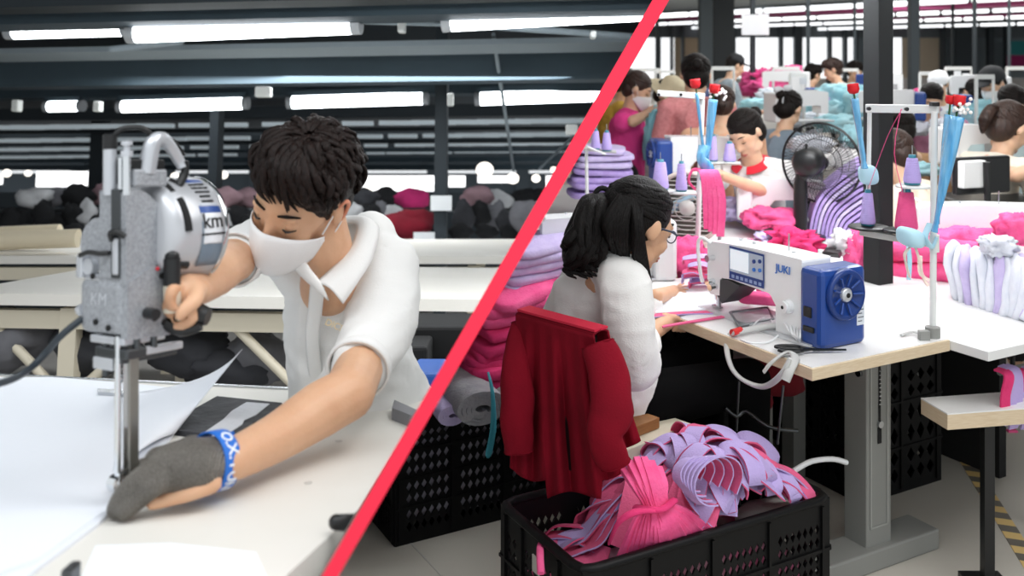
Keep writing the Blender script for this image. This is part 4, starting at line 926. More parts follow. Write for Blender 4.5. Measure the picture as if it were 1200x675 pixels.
# ---- strips heaped in the front crate
LILS = mat('strip_lilac', '#b9a6da', .95, bump=.3, bs=200); PNKS = mat('strip_pink', '#e2608c', .9, bump=.3, bs=200); DPK = mat('strip_deep', '#c9406d', .9)
def hgt(u, v):
    x = (u/LU-.68)/.44; y = (v/LV-.5)/.75; return .27+.215*max(0, 1-x*x-y*y*.5)
rs = random.Random(11)
for i in range(125):
    f0 = i/125
    u, v = rs.uniform(.10, LU-.05), rs.uniform(.03, LV-.04)
    if .18 < u < .40 and v > .16: u += .26
    cu, cv = .66*LU, .42*LV; a0 = math.atan2((v-cv)*1.2, u-cu)+rs.uniform(-.9, .9); l = rs.uniform(.16, .28); kk = rs.uniform(-1.0, 1.0)
    loop = rs.random() < .35; pts = []; sd = []; q0_ = rs.uniform(-.35, .35); q1_ = q0_+rs.uniform(-.5, .5)
    for j in range(6):
        f = j/5-.5; an = a0+kk*f; uu = u+math.cos(an)*l*f; vv = v+math.sin(an)*l*f*.8
        if loop: ph = f*4.2; uu = u+math.cos(a0)*math.sin(ph)*.055; vv = v+math.sin(a0)*math.sin(ph)*.05
        uu = min(max(uu, .025), LU-.02); vv = min(max(vv, .025), LV-.02)
        z = hgt(uu, vv)+.035*f0+(.035*math.cos(f*PI) if not loop else .030*(1+math.cos(f*4.2)))
        pts.append(KC(uu, vv, z)); q = q0_+(q1_-q0_)*(j/5); dirp = (B*-math.sin(an)+(-A)*math.cos(an)); sd.append(dirp*math.cos(q)+U*math.sin(q))
    lil = rs.random() < (.80 if u > .32 else .40)
    m = MB(); m.ribbon(pts, [.044, .052, .053, .052, .046], sd, .004, 5, (0, 1)); mm = [PNKS, LILS] if lil else [LILS if rs.random() < .6 else DPK, PNKS]
    solo('cloth_strip', m, mm, 'loose two-sided pink and lilac strip in the heap of the front crate', 'cloth strip', 'loose strips in the front crate')
# big curl near the middle
for i in range(5):
    c = P(800+i*7, 552+i*3, 2.42); pts = []; 
    for j in range(10): a = -.6+j*.58; rr = (.055+.012*i)*(1-j*.05); pts.append(c+B*math.cos(a)*rr+U*math.sin(a)*rr*.75-A*(.004*j))
    m = MB(); m.ribbon(pts, .034, [-A+U*.3, -A+U*.3], .004, 3, (0, 1)); solo('cloth_strip', m, [LILS, PNKS], 'strip curled into a wide loop at the middle of the heap', 'cloth strip', 'curled strips at the middle of the heap')
# the tied pink bundle
kn = P(768, 592, 2.36)
for i in range(16):
    f = i/15; top = P(728+44*f, 548-12*math.sin(f*PI)+(i % 3)*5, 2.42); bot = P(728+104*f, 655-30*f**1.5, 2.34+.09*f); mid = kn+V(((f-.5)*.05, -.012*math.sin(f*PI), rs.uniform(-.006, .006)))
    m = MB(); m.ribbon([top, top.lerp(mid, .5)+V((0, -.02, .012)), mid, mid.lerp(bot, .45)+V((0, -.025*math.sin(f*PI)-.01, .012)), bot], [.016, .02, .015, .022, .024], [V((.8, .3, .3*math.sin(i*2.1))), V((.8, .3, -.2))], .011, 5, (0, 0))
    solo('pink_strip', m, PINK, 'pink strip of the bundle tied in the middle, at the front of the crate', 'cloth strip', 'strips of the tied pink bundle')
m = MB(); m.tube([kn+V((-.045, .01, -.01)), kn+V((-.02, -.03, .004)), kn+V((.012, -.034, .006)), kn+V((.045, 0, .012))], .012, 8, 5, flat=.6); m.tube([kn+V((0, -.03, 0)), P(745, 600, 2.28), P(725, 612, 2.28), P(714, 636, 2.32)], [.01, .013, .012, .008], 8, 5, flat=.5)
solo('bundle_tie', m, HOTP, 'pink band knotted round the tied bundle', 'tie')
m = MB(); superb(m, P(898, 604, 2.70), (.10, .05, .045), rot=BR, p=.7, noise_=.025, seed=3); solo('plastic_bag', m, mat('cloudy_plastic', '#d3d2cd', .25, bump=.8, bs=20), 'cloudy white plastic bag under the lilac strips', 'bag')
m = MB(); m.tube([P(634, 672, 2.26), P(633, 652, 2.31), P(634, 638, 2.38), P(640, 632, 2.42), P(646, 640, 2.44), P(648, 655, 2.46)], .009, 8, 6, flat=.6); solo('pink_tape', m, PINK, 'pink tape hooked over the left rim of the front crate', 'tape')
t = thing('label_card', 'grey card hanging inside the left side of the front crate', 'card', P(632, 660, 2.4)); m = MB(); m.box(P(628, 662, 2.34), (.03, .003, .04), rot=rotm(z=-60)); part('card', m, mat('card_grey', '#b9b6b0', .6), t)
# ================================================================== sewing machines
SEWB = mat('sewing_blue', '#17408c', .38, coat=.2); PANB = mat('panel_blue', '#1d3f86', .4); SCR = mat('screen', '#e4eef4', .3, emit=.35)
SEWW = mat('sewing_white', '#edeff0', .32, coat=.3); DKG = mat('dark_grey_casting', '#3b3e40', .45, .3); LOGOB = mat('logo_blue', '#2f6fc4', .4)
def machine(o, ax, label, blue=True, panel=True, logo=True, name='sewing_machine', detail=True, grp=None, s=1.0, flipv=1):
    # o: foot of the seam between the blue cover and the white body; ax: direction to the needle; side v=0 faces the sewer
    ax = V(ax).normalized(); vv = V((ax.y, -ax.x, 0))*flipv
    t = thing(name, label, 'sewing machine', o, grp); Mx = Matrix((ax, vv, U)).transposed().to_4x4() @ Matrix.Scale(s, 4); Mx.translation = V(o)
    def q(u, v, w): return Mx @ V((u, v, w))
    def bb(nm, u, v, w, mt, bev=.004, lab=None, par=None):
        m = MB(); m.M = Mx; m.box(((u[0]+u[1])/2, (v[0]+v[1])/2, (w[0]+w[1])/2), (u[1]-u[0], v[1]-v[0], w[1]-w[0])); return part(nm, m, mt, par or t, lab, bevel=bev*s)
    m = MB(); prof = [(0, .01), (.105, .01), (.105, .085), (.13, .115), (.30, .122), (.345, .118), (.35, .06), (.40, .055), (.415, .07), (.415, .215), (.40, .226), (.2, .238), (0, .240)]
    if flipv < 0: prof = prof
    m.prism([q(u, .012, w) for u, w in prof], vv*.115*s); part('body', m, SEWW, t, bevel=.009*s)
    bb('bed', (-.05, .44), (-.01, .17), (-.002, .010), mat('bed_silver', '#c8cbce', .35, .4), .003)
    cv = bb('cover', (-.085, .0), (.0, .18), (.0, .225), SEWB if blue else SEWW, .016, 'blue motor cover' if blue else 'white motor cover')
    if blue and detail:
        m = MB(); C_ = q(-.084, .09, .150); fm = fr(C_, -ax) @ Matrix.Rotation(PI/2, 4, 'Y'); m.lathe([(.0001, .004), (.03*s, .004), (.055*s, .010), (.066*s, .018), (.072*s, .012), (.074*s, -.004), (.0001, -.004)], fm, 40); part('handwheel', m, mat('wheel_blue', '#11357a', .35), cv)
        m = MB(); m.lathe([(.0001, .016), (.016*s, .016), (.020*s, .012), (.020*s, .0)], fm, 24); part('wheel_hub', m, SIL, cv, 'silver hub')
        m = MB(); m.lathe([(.0001, .018), (.007*s, .018), (.007*s, .015)], fm, 16); part('hub_screw', m, BLACKM, cv)
        for i in range(9):
            a = i*2*PI/9; dr = vv*math.cos(a)+U*math.sin(a); m = MB(); m.tube([C_-ax*.010*s+dr*.026*s, C_-ax*.018*s+dr*.058*s], .0035*s, 6, 1); part('wheel_rib', m, SEWB, cv)
        m = MB(); m.lathe([(.0001, .006), (.04*s, .004), (.055*s, .0)], fr(q(-.078, .085, .07), -ax) @ Matrix.Rotation(PI/2, 4, 'Y'), 32); part('cover_bulge', m, SEWB, cv)
        bb('warning_label', (-.0865, -.085), (.140, .17), (.055, .135), mat('sticker', '#d8dde4', .5), .0002, 'white warning sticker', cv)
        for i in range(6): bb('sticker_line', (-.0872, -.0865), (.144, .166 if i % 2 else .160), (.065+i*.011, .068+i*.011), mat('print_grey', '#6a7078', .6), 0, None, cv)
        bb('switch', (-.05, -.02), (-.004, .002), (.085, .115), BLACKP, .002, None, cv); bb('socket', (-.06, -.02), (-.006, .002), (.045, .06), BLACKP, .002, None, cv)
    if detail:
        m = MB(); C_ = q(.05, .012, .095); m.cyl(C_+vv*.004, C_-vv*.018*s, .021*s, n=24); m.cyl(C_-vv*.018*s, C_-vv*.026*s, .017*s, n=24); part('dial', m, SEWW, t, 'white dial', bevel=.002); m = MB(); m.cyl(C_-vv*.027*s, C_-vv*.028*s, .005*s, n=12); part('dial_mark', m, BLACKM, t)
        m = MB(); m.prism([q(u, .008, w) for u, w in ((.305, .119), (.348, .113), (.352, .045), (.338, .038), (.255, .112))], vv*.09*s); part('throat_plate', m, DKG, t, 'dark grey casting under the arm', bevel=.004)
        bb('face_plate', (.405, .420), (.02, .115), (.065, .215), SEWW, .006)
        m = MB(); m.tube([q(.395, .01, .22), q(.42, -.006, .235), q(.435, -.01, .21), q(.430, -.006, .13), q(.425, .0, .09)], .006*s, 8, 5); part('thread_guide', m, WPLAST, t)
        for u_, w_ in ((.385, .175), (.385, .10), (.372, .085)):
            m = MB(); m.cyl(q(u_, .014, w_), q(u_, -.012, w_), .010*s, .007*s, n=16); m.cyl(q(u_, -.012, w_), q(u_, -.016, w_), .011*s, n=16); part('tension_disc', m, CHROME, t)
        m = MB(); m.cyl(q(.385, .028, .07), q(.385, .028, .010), .004*s, n=10); m.cyl(q(.385, .028, .075), q(.385, .028, .040), .009*s, n=12); part('needle_bar', m, CHROME, t)
        m = MB(); m.M = Mx; m.box((.385, .028, .016), (.04, .014, .005)); m.box((.376, .028, .032), (.008, .010, .034)); part('presser_foot', m, STEEL, t, bevel=.001)
        for u_ in (.09, .26, .32): m = MB(); m.cyl(q(u_, .07, .236), q(u_, .07, .243), .006*s, n=12); part('oil_plug', m, SIL, t)
        m = MB(); m.cyl(q(.12, .08, .235), q(.12, .08, .29), .0025*s, n=8); part('thread_pin', m, STEEL, t)
    if panel:
        m = MB(); pf = lambda u0, u1, w0, w1, off, mt, nm, lab=None, cp_=None: (lambda mm: (mm.prism([q(u0, .011-off, w0), q(u1, .011-off, w0), q(u1, .011-off, w1), q(u0, .011-off, w1)], -vv*.0008*s), part(nm, mm, mt, cp_ or t, lab)))(MB())[1]
        cpn = pf(.150, .305, .125, .228, .002, PANB, 'control_panel', 'blue control panel with white screen'); pf(.154, .301, .150, .222, .0036, mat('panel_grey', '#b6c3d2', .4), 'panel_face', None, cpn)
        pf(.215, .298, .158, .220, .005, SCR, 'screen', None, cpn); 
        for i in range(7): pf(.160+i*.020, .172+i*.020, .131, .141, .004, mat('button_pale', '#8fa6cf', .4), 'button', None, cpn)
        for u_, w_ in ((.190, .20), (.165, .205), (.190, .175), (.165, .178)): m = MB(); m.cyl(q(u_, .007, w_), q(u_, .003, w_), .006*s, n=14); part('button', m, PANB if w_ > .19 else LOGOB, cpn)
    if logo:
        rd = -ax*flipv; nm_ = -vv
        rd = U.cross(nm_); m4 = Matrix((rd, U, nm_)).transposed().to_4x4(); m4.translation = q(.072, .009, .198); text('lettering', 'JUKI', m4, .032*s, LOGOB, t, ext=.0006, bold=.0004)
    return t, q
mo = PT(936, 403)+A*.0
tm, mq = machine(V((mo.x, mo.y, .76)), A, 'white and blue sewing machine in front, its blue handwheel cover toward the aisle')
# second machine beyond the fan's pole: blue cover at the left, arm running to the right
o2 = P(778, 212, 5.0); machine(o2, (1, .12, 0), 'sewing machine with a blue cover behind the dark haired woman, beside the thread cones', flipv=1, s=.98, panel=False)
o3 = P(757, 292, 3.75); o3.z = .76
machine(o3, (-1, -.05, 0), 'white sewing machine half hidden behind the hair of the woman in the white blouse', blue=False, flipv=-1, s=.98)
o4 = P(872, 253, 4.7); machine(o4-V((-.03, 0, 0)), (1, -.18, 0), 'white sewing machine with a blue edge in front of the woman in the red collar', blue=False, flipv=1, s=.8, panel=False, logo=False, detail=False)
o5 = P(1205, 296, 3.9); o5.z = .76
machine(o5, (-1, .30, 0), 'white sewing machine at the right edge behind the blue wrapped rose', blue=False, flipv=-1, panel=False, s=1.0)

# ================================================================== thread stands, cones
def cone(p, label, mt, r=.034, h=.125, grp=None, base=True):
    t = thing('thread_cone', label, 'thread cone', p, grp); Mx = Matrix.Translation(p)
    m = MB(); m.lathe([(r*.95, .006), (r, .012), (r*.98, .02), (r*.62, h), (r*.55, h+.002), (.0001, h+.003)], Mx, 28); part('thread', m, mt, t)
    m = MB(); m.lathe([(.0001, 0), (r*.9, 0), (r*.9, .008)], Mx, 24); part('base_ring', m, mat('cone_teal', '#2e7f94', .4), t, 'teal plastic ring'); m = MB(); m.lathe([(r*.42, h), (r*.40, h+.012), (.0001, h+.012)], Mx, 20); part('core_tip', m, mat('cone_teal', '#2e7f94', .4), t, 'teal plastic core')
    m = MB(); m.cyl(p+V((0, 0, h)), p+V((0, 0, h+.04)), .0018, n=8); part('spindle', m, STEEL, t)
    return t
THL = mat('lilac_thread', '#b9a6e2', .8, bump=.5, bs=160, stretch=(.2, .2, 3)); THP = mat('pink_thread', '#f05590', .8, bump=.5, bs=160, stretch=(.2, .2, 3))
def plate(p, r=.06):
    m = MB(); m.lathe([(.0001, -.006), (r, -.004), (r*1.02, 0), (r*.98, .003), (.0001, .002)], Matrix.Translation(p), 32); return m
d1 = PT(1093, 393).y; t = thing('thread_stand', 'white thread stand clamped to the corner of the front sewing table', 'thread stand', PT(1093, 393))
SW = mat('stand_white', '#dfe1df', .35, coat=.3)
m = MB(); m.cyl(PT(1093, 393), P(1095, 131, d1), .0095, n=16); part('pole', m, SW, t)
m = MB(); m.cyl(PT(1093, 395), PT(1093, 395)+V((0, 0, .03)), .021, n=20); m.box(PT(1093, 397)+V((-.03, -.01, .012)), (.03, .02, .03)); part('foot_clamp', m, GREYM, t, bevel=.002)
m = MB(); m.box((P(1015, 127, d1+.18)+P(1100, 128, d1))/2, ((P(1015, 127, d1+.18)-P(1100, 128, d1)).length, .014, .026), rot=fr((0, 0, 0), P(1100, 128, d1)-P(1015, 127, d1+.18)).to_3x3()); part('top_arm', m, SW, t, bevel=.003)
for px, py in ((1016, 127), (1060, 127.5)): m = MB(); c = P(px, py, d1+.08 if px < 1050 else d1+.04); m.cyl(c+V((0, -.01, 0)), c+V((0, -.10, 0))*.2, .006, n=12); part('thread_eye', m, BLACKP, t)
m = MB(); m.box(P(1095, 122, d1), (.022, .022, .012)); part('cap', m, BLACKP, t)
m = MB(); a_, b_ = P(1008, 272, d1+.2), P(1096, 287, d1); m.box((a_+b_)/2, ((a_-b_).length, .012, .020), rot=fr((0, 0, 0), b_-a_).to_3x3()); part('tray_arm', m, mat('arm_grey', '#b9bab4', .4), t, bevel=.002)
m = MB(); m.cyl(P(1017, 268, d1+.2), P(1019, 131, d1+.2), .007, n=12); part('side_pole', m, SW, t)
m = MB(); m.cyl(P(1095, 275, d1), P(1095, 295, d1), .014, n=14); part('clamp', m, SW, t, bevel=.002)
for px, py, dd in ((1018, 266, d1+.18), (1055, 270, d1+.10), (1070, 218, d1+.08)): m = plate(P(px, py, dd), .062 if px < 1050 else .05); part('cone_plate', m, BLACKP if px < 1060 else SW, t)
m = MB(); m.cyl(P(1060, 218, d1+.08), P(1060, 230, d1+.08), .003, n=8); part('pin', m, STEEL, t)
cone(P(1017, 264, d1+.18), 'slim lilac thread cone on the left plate of the corner thread stand', THL, .023, .100); cone(P(1062, 270, d1+.09), 'bright pink thread cone on the corner thread stand', THP, .034, .115); cone(P(1069, 216, d1+.08), 'lilac thread cone above the pink one on the corner stand', THL, .026, .078)
m = MB(); m.tube([P(1060, 232, 2.95), P(1048, 180, 2.93), P(1056, 128, 2.9)], .0012, 6, 3); m.tube([P(1018, 220, 3.0), P(1040, 160, 2.95), P(1057, 128, 2.9)], .0009, 6, 3); solo('thread', m, THP, 'thin pink thread rising from the cone to the corner stand arm', 'thread')
# blue wrapped knot of cloth on the tray
m = MB(); superb(m, P(1068, 278, d1-.03), (.045, .03, .026), p=.7, noise_=.02, seed=4); m.tube([P(1090, 262, d1-.02), P(1084, 278, d1-.03), P(1092, 290, d1-.02), P(1098, 278, d1-.02)], .012, 8, 4, flat=.4); solo('cyan_knot', m, mat('pale_cyan', '#b5dcea', .7), 'pale cyan cloth knotted round the tray arm of the corner stand', 'cloth')
m = MB(); superb(m, P(1017, 205, d1+.15), (.028, .02, .03), p=.7, noise_=.015, seed=14); solo('cyan_wad', m, mat('pale_cyan', '#b5dcea', .7), 'pale cyan wad above the slim lilac cone', 'cloth')
m = MB(); m.tube([P(1072, 288, d1-.02), P(1076, 300, d1-.03), P(1082, 325, d1), P(1088, 335, d1)], .005, 6, 5, flat=.3); m.tube([P(1066, 290, d1-.02), P(1060, 300, d1-.03), P(1066, 325, d1)], .006, 6, 5, flat=.3); solo('ribbon_ends', m, mat('cream_tape', '#f0ddd0', .8), 'cream tape ends dangling below the tray arm', 'tape')
# second stand, middle
d2 = 3.85; t = thing('thread_stand', 'white thread stand in the middle, beside the woman in the white blouse', 'thread stand', P(819, 308, d2))
m = MB(); m.cyl(P(817, 306, d2), P(823, 110, d2), .0105, n=16); part('pole', m, SW, t)
m = MB(); a_, b_ = P(770, 109, d2), P(826, 113, d2-.02); m.box((a_+b_)/2, ((a_-b_).length, .014, .024), rot=fr((0, 0, 0), b_-a_).to_3x3()); part('top_arm', m, SW, t, bevel=.003)
for px in (772, 798): m = MB(); m.cyl(P(px, 111, d2-.02), P(px, 111, d2-.04), .006, n=12); part('thread_eye', m, BLACKP, t)
m = MB(); a_, b_ = P(776, 224, d2), P(824, 228, d2); m.cyl(a_, b_, .006, n=10); part('tray_arm', m, SW, t)
for px, py in ((774, 223), (799, 225)): part('cone_plate', plate(P(px, py, d2-.03), .055), mat('plate_pale', '#cfd2d0', .4), t)
cone(P(774, 222, d2-.03), 'larger lilac cone on the middle thread stand', THL, .033, .105); cone(P(798.5, 224, d2-.03), 'slim lilac cone next to the pole of the middle stand', THL, .023, .105)
d3 = 4.6
t = thing('thread_stand', 'small thread stand in front of the woman in the red collar', 'thread stand', P(845, 250, d3))
m = MB(); m.cyl(P(832, 192, d3), P(868, 192, d3), .006, n=10); part('tray_arm', m, SW, t)
for px in (837, 855): part('cone_plate', plate(P(px, 190, d3-.02), .05), mat('plate_pale', '#cfd2d0', .4), t)
m = MB(); m.cyl(P(846, 192, d3), P(846, 258, d3), .006, n=10); part('pole', m, SW, t)
cone(P(836, 189, d3-.02), 'upright lilac cone at the left before the woman in the red collar', THL, .020, .115); cone(P(855, 190, d3-.02), 'lilac cone nearest the face of the woman in the red collar', THL, .030, .085)
d4 = 4.4; t = thing('thread_stand', 'thread stand at the partition beside the lilac stack', 'thread stand', P(688, 232, d4))
m = MB(); m.cyl(P(688, 231, d4), P(687, 170, d4), .008, n=10); part('pole', m, SW, t); m = MB(); m.cyl(P(688, 172, d4-.1), P(710, 181, d4-.1), .005, n=8); part('cross_arm', m, SW, t); m = MB(); m.cyl(P(684, 175, d4), P(722, 178, d4), .007, n=8); part('tray_arm', m, mat('arm_grey', '#b9bab4', .4), t)
cone(P(698, 175, d4-.04), 'lilac cone left on the stand by the partition', THL, .021, .080); cone(P(711, 177, d4-.04), 'lilac cone right on the stand by the partition', THL, .023, .080)

# ================================================================== fan
fb = PT(938, 279); df = fb.y; t = thing('desk_fan', 'black pedestal fan standing on the wide white table', 'fan', fb)
m = MB(); m.tube([P(938, 284, df), P(938, 215, df), P(939, 204, df)], [.032, .030, .024], 20, 1); m.lathe([(.0001, 0), (.11, 0), (.11, .012), (.03, .03)], Matrix.Translation(fb), 32); part('stand', m, BLACKP, t, 'black stand column')
m = MB(); superb(m, P(941, 200, df-.01), (.022, .03, .045), p=.6); m.tube([P(939, 206, df), P(945, 197, df), P(952, 188, df)], [.02, .02, .018], 12, 3); part('neck', m, BLACKP, t)
fwd = V((.62, .76, .06)).normalized(); fc = P(950, 189, df)
m = MB(); m.lathe([(.0001, -.135), (.045, -.13), (.062, -.11), (.066, -.06), (.062, -.02), (.05, .0), (.0001, .0)], fr(fc+fwd*.045, fwd) @ Matrix.Rotation(PI/2, 4, 'Y'), 28); part('motor', m, BLACKP, t, bevel=0)
m = MB(); m.cyl(fc-fwd*.05+U*.055, fc-fwd*.05+U*.085, .006, n=10); part('oscillation_knob', m, BLACKP, t)
cc_ = P(962, 191, df+.05); FM = fr(cc_, fwd) @ Matrix.Rotation(PI/2, 4, 'Y'); Rf = .183
WIRE = mat('fan_wire', '#17181a', .4, .3)
for nm, dz in (('rear_guard', -.055), ('front_guard', .06)):
    m = MB()
    for i in range(64):
        a = i*2*PI/64; pts = []
        for j in range(6): f = j/5; rr = .045+(Rf-.045)*f; pts.append(FM @ V((rr*math.cos(a+.25*(1-f)), rr*math.sin(a+.25*(1-f)), dz*(1-f**3))))
        m.tube(pts, .0011, 4, 1, cap=False)
    for rr, z in ((.045, dz), (.115, dz*.75), (Rf-.002, dz*.1)): m.tube([FM @ V((rr*math.cos(a), rr*math.sin(a), z)) for a in [i*PI/16 for i in range(33)]], .0018, 6, 1, cap=False)
    part(nm, m, WIRE, t)
m = MB(); m.tube([FM @ V((Rf*math.cos(a), Rf*math.sin(a), 0)) for a in [i*PI/20 for i in range(41)]], .0055, 8, 1, cap=False); part('rim_ring', m, BLACKP, t)
for i in range(3):
    a0 = i*2*PI/3+.4; m = MB()
    m.grid(lambda u, v: FM @ V(((.03+.125*u)*math.cos(a0+(v-.5)*(1.1+.2*u)), (.03+.125*u)*math.sin(a0+(v-.5)*(1.1+.2*u)), (v-.5)*.045+.01)), 6, 8); part('blade', m, mat('blade_smoke', '#9a9da2', .2, alpha=.28), t, solid=.002)
m = MB(); m.ball(FM @ V((0, 0, .01)), .032); part('hub', m, BLACKP, t)

# ================================================================== round grille fan behind the pole
t = thing('floor_fan', 'round beige fan with grey grille standing behind the middle thread stand', 'fan', P(808, 292, 4.0)); Mg = fr(P(806, 243, 4.0), (-.35, -1, .05)) @ Matrix.Rotation(PI/2, 4, 'Y')
m = MB(); m.lathe([(.142, -.06), (.150, -.03), (.150, .02), (.138, .03), (.132, .02), (.132, -.05)], Mg, 40); part('housing', m, mat('fan_beige', '#cdbfb6', .5), t, 'beige ring')
m = MB()
for i in range(15): y = -.125+i*.0178; x = math.sqrt(max(0, .132**2-y*y)); m.tube([Mg @ V((y, -x, .022)), Mg @ V((y, x, .022))], .0025, 5, 1)
for r_ in (.05, .09): m.tube([Mg @ V((r_*math.cos(a), r_*math.sin(a), .024)) for a in [i*PI/12 for i in range(25)]], .002, 5, 1, cap=False)
part('grille', m, mat('grille_pale', '#c9c6c0', .5), t)
m = MB(); m.lathe([(.0001, -.03), (.132, -.03)], Mg, 32); part('back', m, mat('fan_inside', '#6d675f', .7), t); m = MB(); m.lathe([(.0001, .03), (.03, .028), (.034, .02)], Mg, 24); part('badge', m, mat('grille_pale', '#c9c6c0'), t)
m = MB(); m.box(P(806, 285, 4.0), (.16, .12, .03)); m.box(P(812, 262, 4.05), (.03, .03, .16)); part('foot', m, mat('fan_beige', '#cdbfb6'), t, bevel=.005)

# ================================================================== roses in blue wrap
CEL = mat('blue_wrap', '#2f9fe0', .12, alpha=.88, coat=1, bump=1, bs=30, stretch=(3, 3, .4), var=1, vs=16, col2='#8fd0f2'); ROS = mat('rose_red', '#d3121f', .6); LEAF = mat('leaf', '#2f5a2f', .6); GYP = mat('baby_breath', '#f3f0ec', .8)
def rose(head, foot, label, r=.035, wtop=.035, wbot=.012, breath=0, taper=None):
    t = thing('wrapped_rose', label, 'rose', foot); head, foot = V(head), V(foot); n_ = 14; mid = head.lerp(foot, .12)
    m = MB(); ax_ = (head-foot).normalized()
    for i in range(3):
        rr = r*(1-.22*i); m.lathe([(.0001, -rr*.9), (rr*.7, -rr*.7), (rr, -rr*.1), (rr*.92, rr*.5), (rr*.98, rr*.8), (rr*.72, rr*.55), (.0001, 0)], fr(head+ax_*r*.12*i, ax_) @ Matrix.Rotation(PI/2, 4, 'Y') @ Matrix.Rotation(i, 4, 'Z'), 5+2*i)
    part('rose', m, ROS, t, 'red rose')
    m = MB(); k = taper or [wtop, wtop*.9, wtop*.7, wbot*1.2, wbot, wbot*1.6]
    p = [mid, mid.lerp(foot, .25), mid.lerp(foot, .5), mid.lerp(foot, .8), mid.lerp(foot, .9), foot]
    m.tube(p, k, 9, 4, flat=.55, cap=False); part('wrap', m, CEL, t, 'shiny blue cellophane wrap', solid=.0006)
    m = MB(); m.cyl(head, foot.lerp(mid, .1), .003, n=6); part('stem', m, LEAF, t)
    if breath:
        m = MB(); rn = random.Random(len(label))
        for i in range(breath): m.ball(head+V((rn.uniform(-.6, 1.6)*r*1.2, rn.uniform(-1, 1)*r*.7, rn.uniform(-1.9, .2)*r)), .006, n=6, m=4)
        part('small_flowers', m, GYP, t, 'small white blossoms')
rose(P(1000, 104, 2.98), P(1013, 197, 2.98), 'single red rose in blue wrap tied to the side pole of the corner stand', .019, .020, .012)
rose(P(1124, 118, 2.84), P(1095, 272, 2.84), 'large red rose in a long blue wrap leaning beside the corner stand pole', .020, .036, .010, 26)
rose(P(1114, 117, 2.86), P(1098, 262, 2.86), 'smaller red rose half behind the large wrapped one', .016, .02, .008)
rose(P(815, 98, 3.75), P(826, 192, 3.75), 'left red rose in blue wrap on top of the middle stand', .022, .012, .010)
rose(P(837, 104, 3.72), P(826, 208, 3.72), 'right red rose with white blossoms on the middle stand', .022, .032, .010, 18)
m = MB(); m.tube([P(826, 172, 3.7), P(822, 186, 3.68), P(829, 198, 3.68), P(822, 212, 3.68)], [.03, .02, .028, .008], 9, 5, flat=.5); solo('blue_bow', m, CEL, 'crumpled blue wrap end tied at the middle stand pole', 'bow')
m = MB()
for i in range(4): m.ribbon([P(816+i*6, 200, 3.7-.01*i), P(824+i*5, 203, 3.62), P(828+i*6, 235, 3.62), P(829+i*5, 268+3*i, 3.64)], [.02, .026, .03, .028], [V((1, .1, 0)), V((1, .1, 0))], .006, 5)
m.tube([P(815, 222, 3.7), P(807, 212, 3.7), P(812, 199, 3.7), P(822, 199, 3.7)], .010, 8, 5, flat=.5); solo('pink_strip_bundle', m, PINK, 'pink cloth strips hanging from the middle thread stand', 'cloth strips')
m = MB(); m.tube([P(842, 215, 3.72), P(846, 240, 3.72), P(843, 280, 3.74), P(839, 295, 3.74)], .012, 8, 6, flat=.5); solo('grey_tape', m, GREYC, 'grey speckled tape beside the hanging pink strips', 'tape')

# ================================================================== cloth on the tables
def clump(px, py, d, rx, ry, rz, mt, label, seed, cat='cloth', name='cloth_pile', nz=.35, p=.75, grp=None, sub=0):
    m = MB(); c = P(px, py, d); h = (rx, ry, rz); q = []; n, k = 36, 20
    sp = lambda x: math.copysign(abs(x)**p, x)
    for i in range(k+1):
        th = -PI/2+PI*i/k
        for j in range(n):
            a = 2*PI*j/n; v = V((sp(math.cos(th))*sp(math.cos(a)), sp(math.cos(th))*sp(math.sin(a)), sp(math.sin(th))))
            f = 1+nz*noise.noise(v*2.1+V((seed, 0, 0)))+nz*.7*(.5-abs(noise.noise(v*4.3+V((0, seed, 0))))*2)+nz*.35*(.5-abs(noise.noise(v*9+V((0, seed, 7))))*2)
            q.append(c+V((v.x*h[0]*f, v.y*h[1]*f, v.z*h[2]*f)))
    m.add(q, [(i*n+j, i*n+(j+1) % n, (i+1)*n+(j+1) % n, (i+1)*n+j) for i in range(k) for j in range(n)], 0, True)
    return solo(name, m, mt, label, cat, grp)
clump(800, 300, 3.75, .085, .08, .065, PINK, 'bright pink cloth heap right of the woman in the white blouse', 3)
clump(775, 300, 3.9, .06, .06, .05, LILACP, 'small lilac cloth beside the face of the woman in the white blouse', 5)
clump(820, 302, 4.0, .05, .06, .05, PINK, 'small pink cloth behind the bright pink heap', 33)
clump(905, 256, 4.5, .13, .10, .045, PINK, 'pink cloth in clear wrap in front of the woman in the red collar', 7)
clump(930, 284, 4.0, .10, .08, .045, HOTP, 'crumpled magenta cloth in front of the fan stand', 9, nz=.6)
clump(905, 287, 4.05, .06, .07, .04, LILACP, 'lilac scrap cloth left of the crumpled magenta cloth', 10, nz=.6)
clump(870, 290, 4.1, .06, .06, .025, PINK, 'flat pink scrap on the table behind the front machine', 11, nz=.6)
clump(992, 284, 3.75, .05, .05, .04, mat('clear_bag', '#e6e8ea', .3), 'white plastic bag between the fan and the pillar', 13, nz=.5)
m = MB(); m.hexa([P(960, 300, 3.7), P(985, 303, 3.6), P(990, 293, 3.8), P(970, 288, 3.9), P(965, 294, 3.7), P(982, 297, 3.6), P(988, 289, 3.8), P(972, 284, 3.9)]); solo('black_box', m, BLACKP, 'small black box behind the blue machine cover', 'box', bevel=.004)
t = thing('oil_bottle', 'small clear bottle with white cap behind the blue machine cover', 'bottle', P(961, 306, 3.3)); m = MB(); m.lathe([(.0001, 0), (.013, 0), (.013, .03), (.007, .036)], Matrix.Translation(P(961, 309, 3.3)), 20); part('bottle_body', m, mat('clear_cup', '#e6dfcc'), t); m = MB(); m.lathe([(.007, .036), (.007, .048), (.0001, .048)], Matrix.Translation(P(961, 309, 3.3)), 16); part('cap', m, WPLAST, t)
